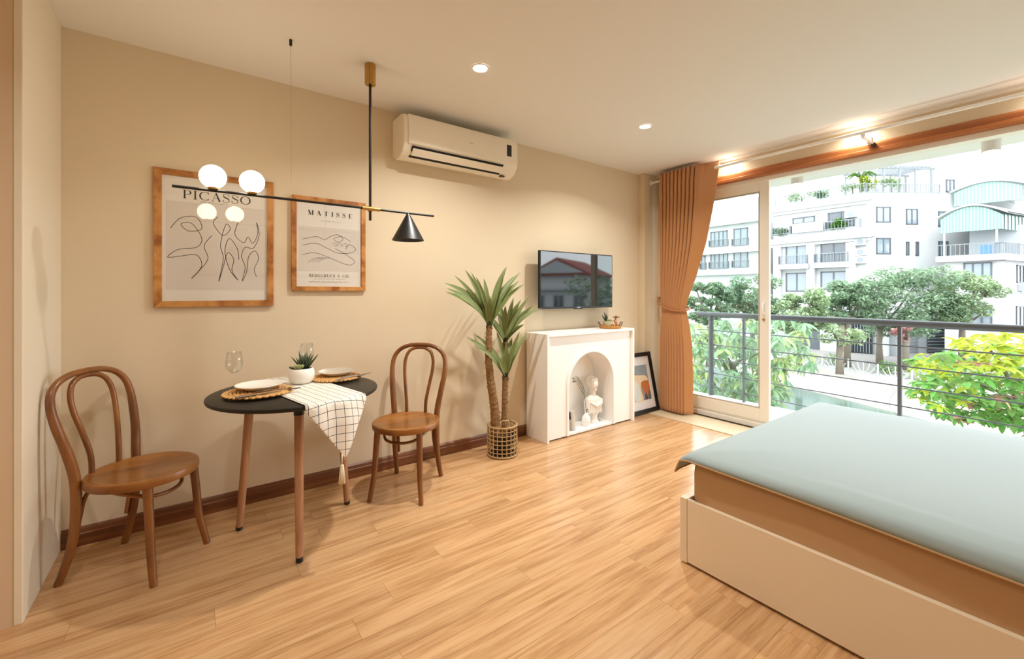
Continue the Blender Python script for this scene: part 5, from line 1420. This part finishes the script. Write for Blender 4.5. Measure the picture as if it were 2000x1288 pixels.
# roof garden shrubs and a small palm
for k, (u, v, w, h_, lb, m_) in enumerate(((1562, 385, 26, 12, 'broad leafy shrub in the roof garden above the balconies', M_LF_FAR2), (1600, 377, 10, 8, 'small dark shrub in the roof garden above the balconies', M_LF_FAR),
        (1662, 362, 20, 8, 'low leafy planting along the roof railing', M_LF_FAR2), (1704, 346, 12, 9, 'yellowish bush beside the roof garden palm', M_LF_YEL), (1752, 355, 18, 11, 'tall airy shrub under the roof pergola', M_LF_FAR2), (1639, 437, 10, 8, 'green potted shrub on the upper balcony', M_LF_YEL2), (1528, 452, 8, 5, 'small potted shrub on the end balcony', M_LF_FAR))):
    fac = fB if u > 1692 else fA
    s_, z_ = fac.px(u, v); zb_ = zr if v < 400 else z4
    c = fac.P + fac.d * s_ + fac.n * (-.5 if zb_ == zr else .35); tt = c.length * .8
    k_ = 41 / F_PX; t = thing('roof_shrub', Vector((c.x, c.y, zb_)), lb, 'shrub', group='roof and balcony plants')
    r = random.Random(60 + k); hgt = max(.4, (z_ - zb_) + h_ * k_)
    blobs = [(c + fac.d * r.uniform(-w * k_, w * k_) + Vector((0, 0, zb_ + r.uniform(.3, .85) * hgt)), Vector((.45 + w * k_ * .2, .4, .3 + h_ * k_ * .2))) for _ in range(9)]
    V, Fc = leaf_cloud(blobs, 420, .3, 70 + k); mesh_from('foliage', V, Fc, m_, t, 'stuff')
    B().tube([(c.x, c.y, zb_), (c.x, c.y, zb_ + hgt * .6)], [.06, .04], 6).build('stem', M_BARK, t)
s_, z_ = fB.px(1696, 340); c = fB.P + fB.d * s_ - fB.n * .8
pl = thing('roof_palm', Vector((c.x, c.y, zr)), 'slender small palm standing at the roof garden corner', 'palm')
B().tube([(c.x, c.y, zr), (c.x, c.y, z_ - .2)], [.12, .07], 8).build('trunk', M_BARK, pl)
for k in range(10):
    a = 2 * math.pi * k / 10; pts = catmull([(c.x, c.y, z_ - .2), (c.x + .6 * math.cos(a), c.y + .6 * math.sin(a), z_ + .25), (c.x + 1.2 * math.cos(a), c.y + 1.2 * math.sin(a), z_ - .1)], 4)
    B().tube(pts, [lerp(.03, .1, math.sin(math.pi * i / (len(pts) - 1))) for i in range(len(pts))], 4, flat=.3).build('frond', M_LF_YEL2, pl)

# ---- near trees whose single leaves can be told apart
def blade(name, L_, W, curl, seg=4):
    b = B(); rows = []
    for i in range(seg + 1):
        t = i / seg; w = W * math.sin(math.pi * min(1, .1 + .9 * t)) if i < seg else .001
        z_ = -curl * L_ * t * t
        rows.append(b.verts([(L_ * t, -w / 2, z_ + w * .18), (L_ * t, 0, z_), (L_ * t, w / 2, z_ + w * .18)]))
    for p, q in zip(rows, rows[1:]):
        for k in range(2): b.face([p[k], p[k + 1], q[k + 1], q[k]])
    bmesh.ops.recalc_face_normals(b.bm, faces=b.bm.faces); me = bpy.data.meshes.new(name); b.bm.to_mesh(me); b.bm.free()
    for p in me.polygons: p.use_smooth = True
    return me
def leaf_tone(name, col, amt, trans):
    if name in MATS: return MATS[name]
    m = leaf_mat(name, col, amt, trans); nt = m.node_tree
    g = next(n for n in nt.nodes if n.type == 'NEW_GEOMETRY'); oi = nt.nodes.new('ShaderNodeObjectInfo')
    ad = nt.nodes.new('ShaderNodeMath'); ad.operation = 'ADD'; fr = nt.nodes.new('ShaderNodeMath'); fr.operation = 'FRACT'
    nt.links.new(g.outputs['Random Per Island'], ad.inputs[0]); nt.links.new(oi.outputs['Random'], ad.inputs[1]); nt.links.new(ad.outputs[0], fr.inputs[0])
    for l in list(nt.links):
        if l.from_node == g and l.to_node != ad: ts = l.to_socket; nt.links.remove(l); nt.links.new(fr.outputs[0], ts)
    return m
def near_tree(name, base, label, clusters, L_, W, curl, droop, per, mats, seed, branches):
    r = random.Random(seed); t = thing(name, base, label, 'tree')
    mes = []
    for m in mats:
        me = blade('leaf', L_, W, curl); me.materials.append(m); mes.append(me)
    allL = []
    for (c, mi) in clusters:
        for k in range(per):
            a = 2 * math.pi * k / per + r.uniform(-.4, .4)
            M = Matrix.Translation(c) @ Matrix.Rotation(a, 4, 'Z') @ Matrix.Rotation(droop + r.uniform(-.5, .5), 4, 'Y') @ Matrix.Rotation(r.uniform(-.5, .5), 4, 'X') @ Matrix.Scale(r.uniform(.7, 1.15), 4)
            allL.append((c.length, M, mi))
    allL.sort(key=lambda q: q[0])
    for _, M, mi in allL[:300]:
        o = bpy.data.objects.new('leaf', mes[mi]); COL.objects.link(o); o.parent = t; o.matrix_local = Matrix.Translation(-Vector(base)) @ M
    for mi in range(len(mats)):
        V, Fc = [], []
        for _, M, q in allL[300:]:
            if q != mi: continue
            i = len(V); V += [M @ v.co for v in mes[mi].vertices]; Fc += [tuple(i + k for k in p.vertices) for p in mes[mi].polygons]
        if V: mesh_from('foliage', V, Fc, mats[mi], t, 'stuff')
    for pts, rr_ in branches: B().tube(catmull(pts, 6), [lerp(rr_, rr_ * .35, i / (6 * (len(pts) - 1))) for i in range(6 * (len(pts) - 1) + 1)], 7).build('branch', M_BARK, t, smooth=True)
    return t
r = random.Random(21); cl = []
def inpoly(poly, x, y):
    c = False; j = len(poly) - 1
    for i in range(len(poly)):
        if (poly[i][1] > y) != (poly[j][1] > y) and x < (poly[j][0] - poly[i][0]) * (y - poly[i][1]) / (poly[j][1] - poly[i][1]) + poly[i][0]: c = not c
        j = i
    return c
polyL = [(1335, 628), (1490, 622), (1560, 618), (1582, 640), (1560, 668), (1598, 690), (1585, 712), (1548, 720), (1545, 745), (1530, 790), (1490, 815), (1335, 790)]
while len(cl) < 300:
    u, v = r.uniform(1335, 1600), r.uniform(618, 815)
    if inpoly(polyL, u, v): cl.append((atD(u, v, r.uniform(8.6, 12.5)), 0 if r.random() < .7 else 1))
bL = atD(1440, 760, 11.5); bL.z = GZ
near_tree('long_leaved_tree', bL, 'near tree with long drooping leaves just below the railing by the glass leaf', cl, .30, .075, .25, .45, 8, [leaf_tone('drooping_leaf', '84A07E', .35, .4), leaf_tone('drooping_leaf_light', 'A5B67C', .35, .4)], 31,
          [([bL, atD(1440, 760, 11.5), atD(1420, 700, 11)], .14), ([atD(1440, 770, 11.5), atD(1500, 720, 11), atD(1560, 690, 10.8)], .06), ([atD(1440, 760, 11.5), atD(1400, 690, 11), atD(1370, 650, 10.5)], .06), ([atD(1430, 720, 11.2), atD(1480, 670, 11), atD(1530, 640, 10.8)], .05)])
cl = []
polyR = [(2060, 655), (1960, 652), (1905, 655), (1850, 668), (1880, 690), (1790, 692), (1772, 705), (1830, 725), (1770, 745), (1775, 765), (1815, 790), (1830, 815), (1900, 822), (1960, 835), (2060, 860)]
while len(cl) < 400:
    u, v = r.uniform(1765, 2060), r.uniform(650, 860)
    if inpoly(polyR, u, v): cl.append((atD(u, v, r.uniform(6.6, 9.5)), 0 if (r.random() < .75 - (v - 690) / 160) else (1 if r.random() < .93 else 2)))
bR = atD(2050, 840, 8.2); bR.z = GZ
near_tree('yellow_green_tree', bR, 'near bushy tree with bright yellow-green leaves below the railing over the bed', cl, .20, .09, .15, .25, 6, [leaf_tone('bright_leaf', 'A4AF3C', .35, .5), leaf_tone('fresh_leaf', '6E9A4C', .4, .5), leaf_tone('brown_leaf', 'A9826A', .25, .3)], 32,
          [([bR, atD(2040, 830, 8.2), atD(1990, 790, 8)], .12), ([atD(2040, 830, 8.2), atD(1960, 770, 8), atD(1880, 740, 7.8)], .05), ([atD(1990, 795, 8), atD(1960, 720, 8), atD(1930, 680, 7.8)], .05), ([atD(1960, 770, 8), atD(1880, 782, 7.8), atD(1810, 770, 7.6)], .03)])

# ---- houses further along the bank: they show as the reflection in the television
M_RED = mat('red_roof_tile', '8E4A40', .8, var=.15, vscale=6)
def house(x, y, w, dpt, h_, rz, label, gable=True):
    t = thing('gabled_house', (x, y, GZ), label, 'house', rz, 'houses further along the canal')
    B().box((-w / 2, -dpt / 2, 0), (w / 2, dpt / 2, h_)).build('wall', M_BW, t, local=True)
    rh = w * .28
    B().prism([(-w / 2 - .5, -dpt / 2 - .5, h_), (w / 2 + .5, -dpt / 2 - .5, h_), (0, -dpt / 2 - .5, h_ + rh)], (0, dpt + 1, 0)).build('roof', M_RED, t, local=True)
    B().prism([(-w / 2 + .3, -dpt / 2 - .52, h_ + .2), (w / 2 - .3, -dpt / 2 - .52, h_ + .2), (0, -dpt / 2 - .52, h_ + rh - .3)], (0, -.05, 0)).build('gable', M_BW2, t, local=True)
    for fl_ in range(int(h_ // 3)):
        for k in range(3):
            xx = -w / 3 + k * w / 3; z_ = .9 + fl_ * 3
            f = B().box((xx - .55, -dpt / 2 - .06, z_), (xx + .55, -dpt / 2 + .02, z_ + 1.6)).build('window', M_BW2, t, local=True)
            B().box((xx - .45, -dpt / 2 - .09, z_ + .12), (xx - .06, -dpt / 2 - .05, z_ + 1.48)).build('pane', M_BGL2, f, local=True)
            B().box((xx + .06, -dpt / 2 - .09, z_ + .12), (xx + .45, -dpt / 2 - .05, z_ + 1.48)).build('pane', M_BGL2, f, local=True)
        B().box((-w / 2 - .2, -dpt / 2 - .5, .1 + fl_ * 3 + 2.8), (w / 2 + .2, -dpt / 2, .35 + fl_ * 3 + 2.8)).build('ledge', M_BW2, t, local=True)
face_ = math.atan2(-CN.y, -CN.x) + math.pi / 2
for x, y, w, d_, h_, lb in ((34.5, -17.0, 6.5, 7, 6.1, 'red-roofed house nearest the green-roofed house, mirrored in the television'), (31.0, -26.0, 6.0, 7, 7.3, 'tallest red-roofed house in the row mirrored in the television'),
                            (27.0, -35.0, 7.0, 7, 5.3, 'lowest red-roofed house in the row mirrored in the television'), (39.5, -8.0, 6, 7, 6.6, 'narrow red-roofed house in the row mirrored in the television')):
    house(x, y, w, d_, h_, face_, lb)
def reflected_tree(x, y, rad, hgt, label, seed):
    r = random.Random(seed); base = Vector((x, y, GZ)); t = thing('bank_tree', base, label, 'tree', group='trees further along the bank')
    blobs = [(base + Vector((r.uniform(-1, 1) * rad, r.uniform(-1, 1) * rad, hgt * r.uniform(.5, 1))), Vector((rad * .45, rad * .45, rad * .32))) for _ in range(16)]
    V, Fc = leaf_cloud(blobs, 1500, .4, seed); mesh_from('foliage', V, Fc, M_LF_FAR, t, 'stuff')
    B().tube([base, base + Vector((0, 0, hgt * .6))], [.25, .15], 8).build('trunk', M_BARK, t)
for x, y, ra, hg, lb in ((24.5, -16.5, 2.6, 6.2, 'tallest dark green bank tree before the red-roofed houses'), (20.5, -25.5, 2.2, 4.6, 'lowest dark green bank tree before the red-roofed houses'), (29.0, -7.5, 2.0, 5.2, 'slimmest dark green bank tree before the red-roofed houses')):
    reflected_tree(x, y, ra, hg, lb, int(x * 7))
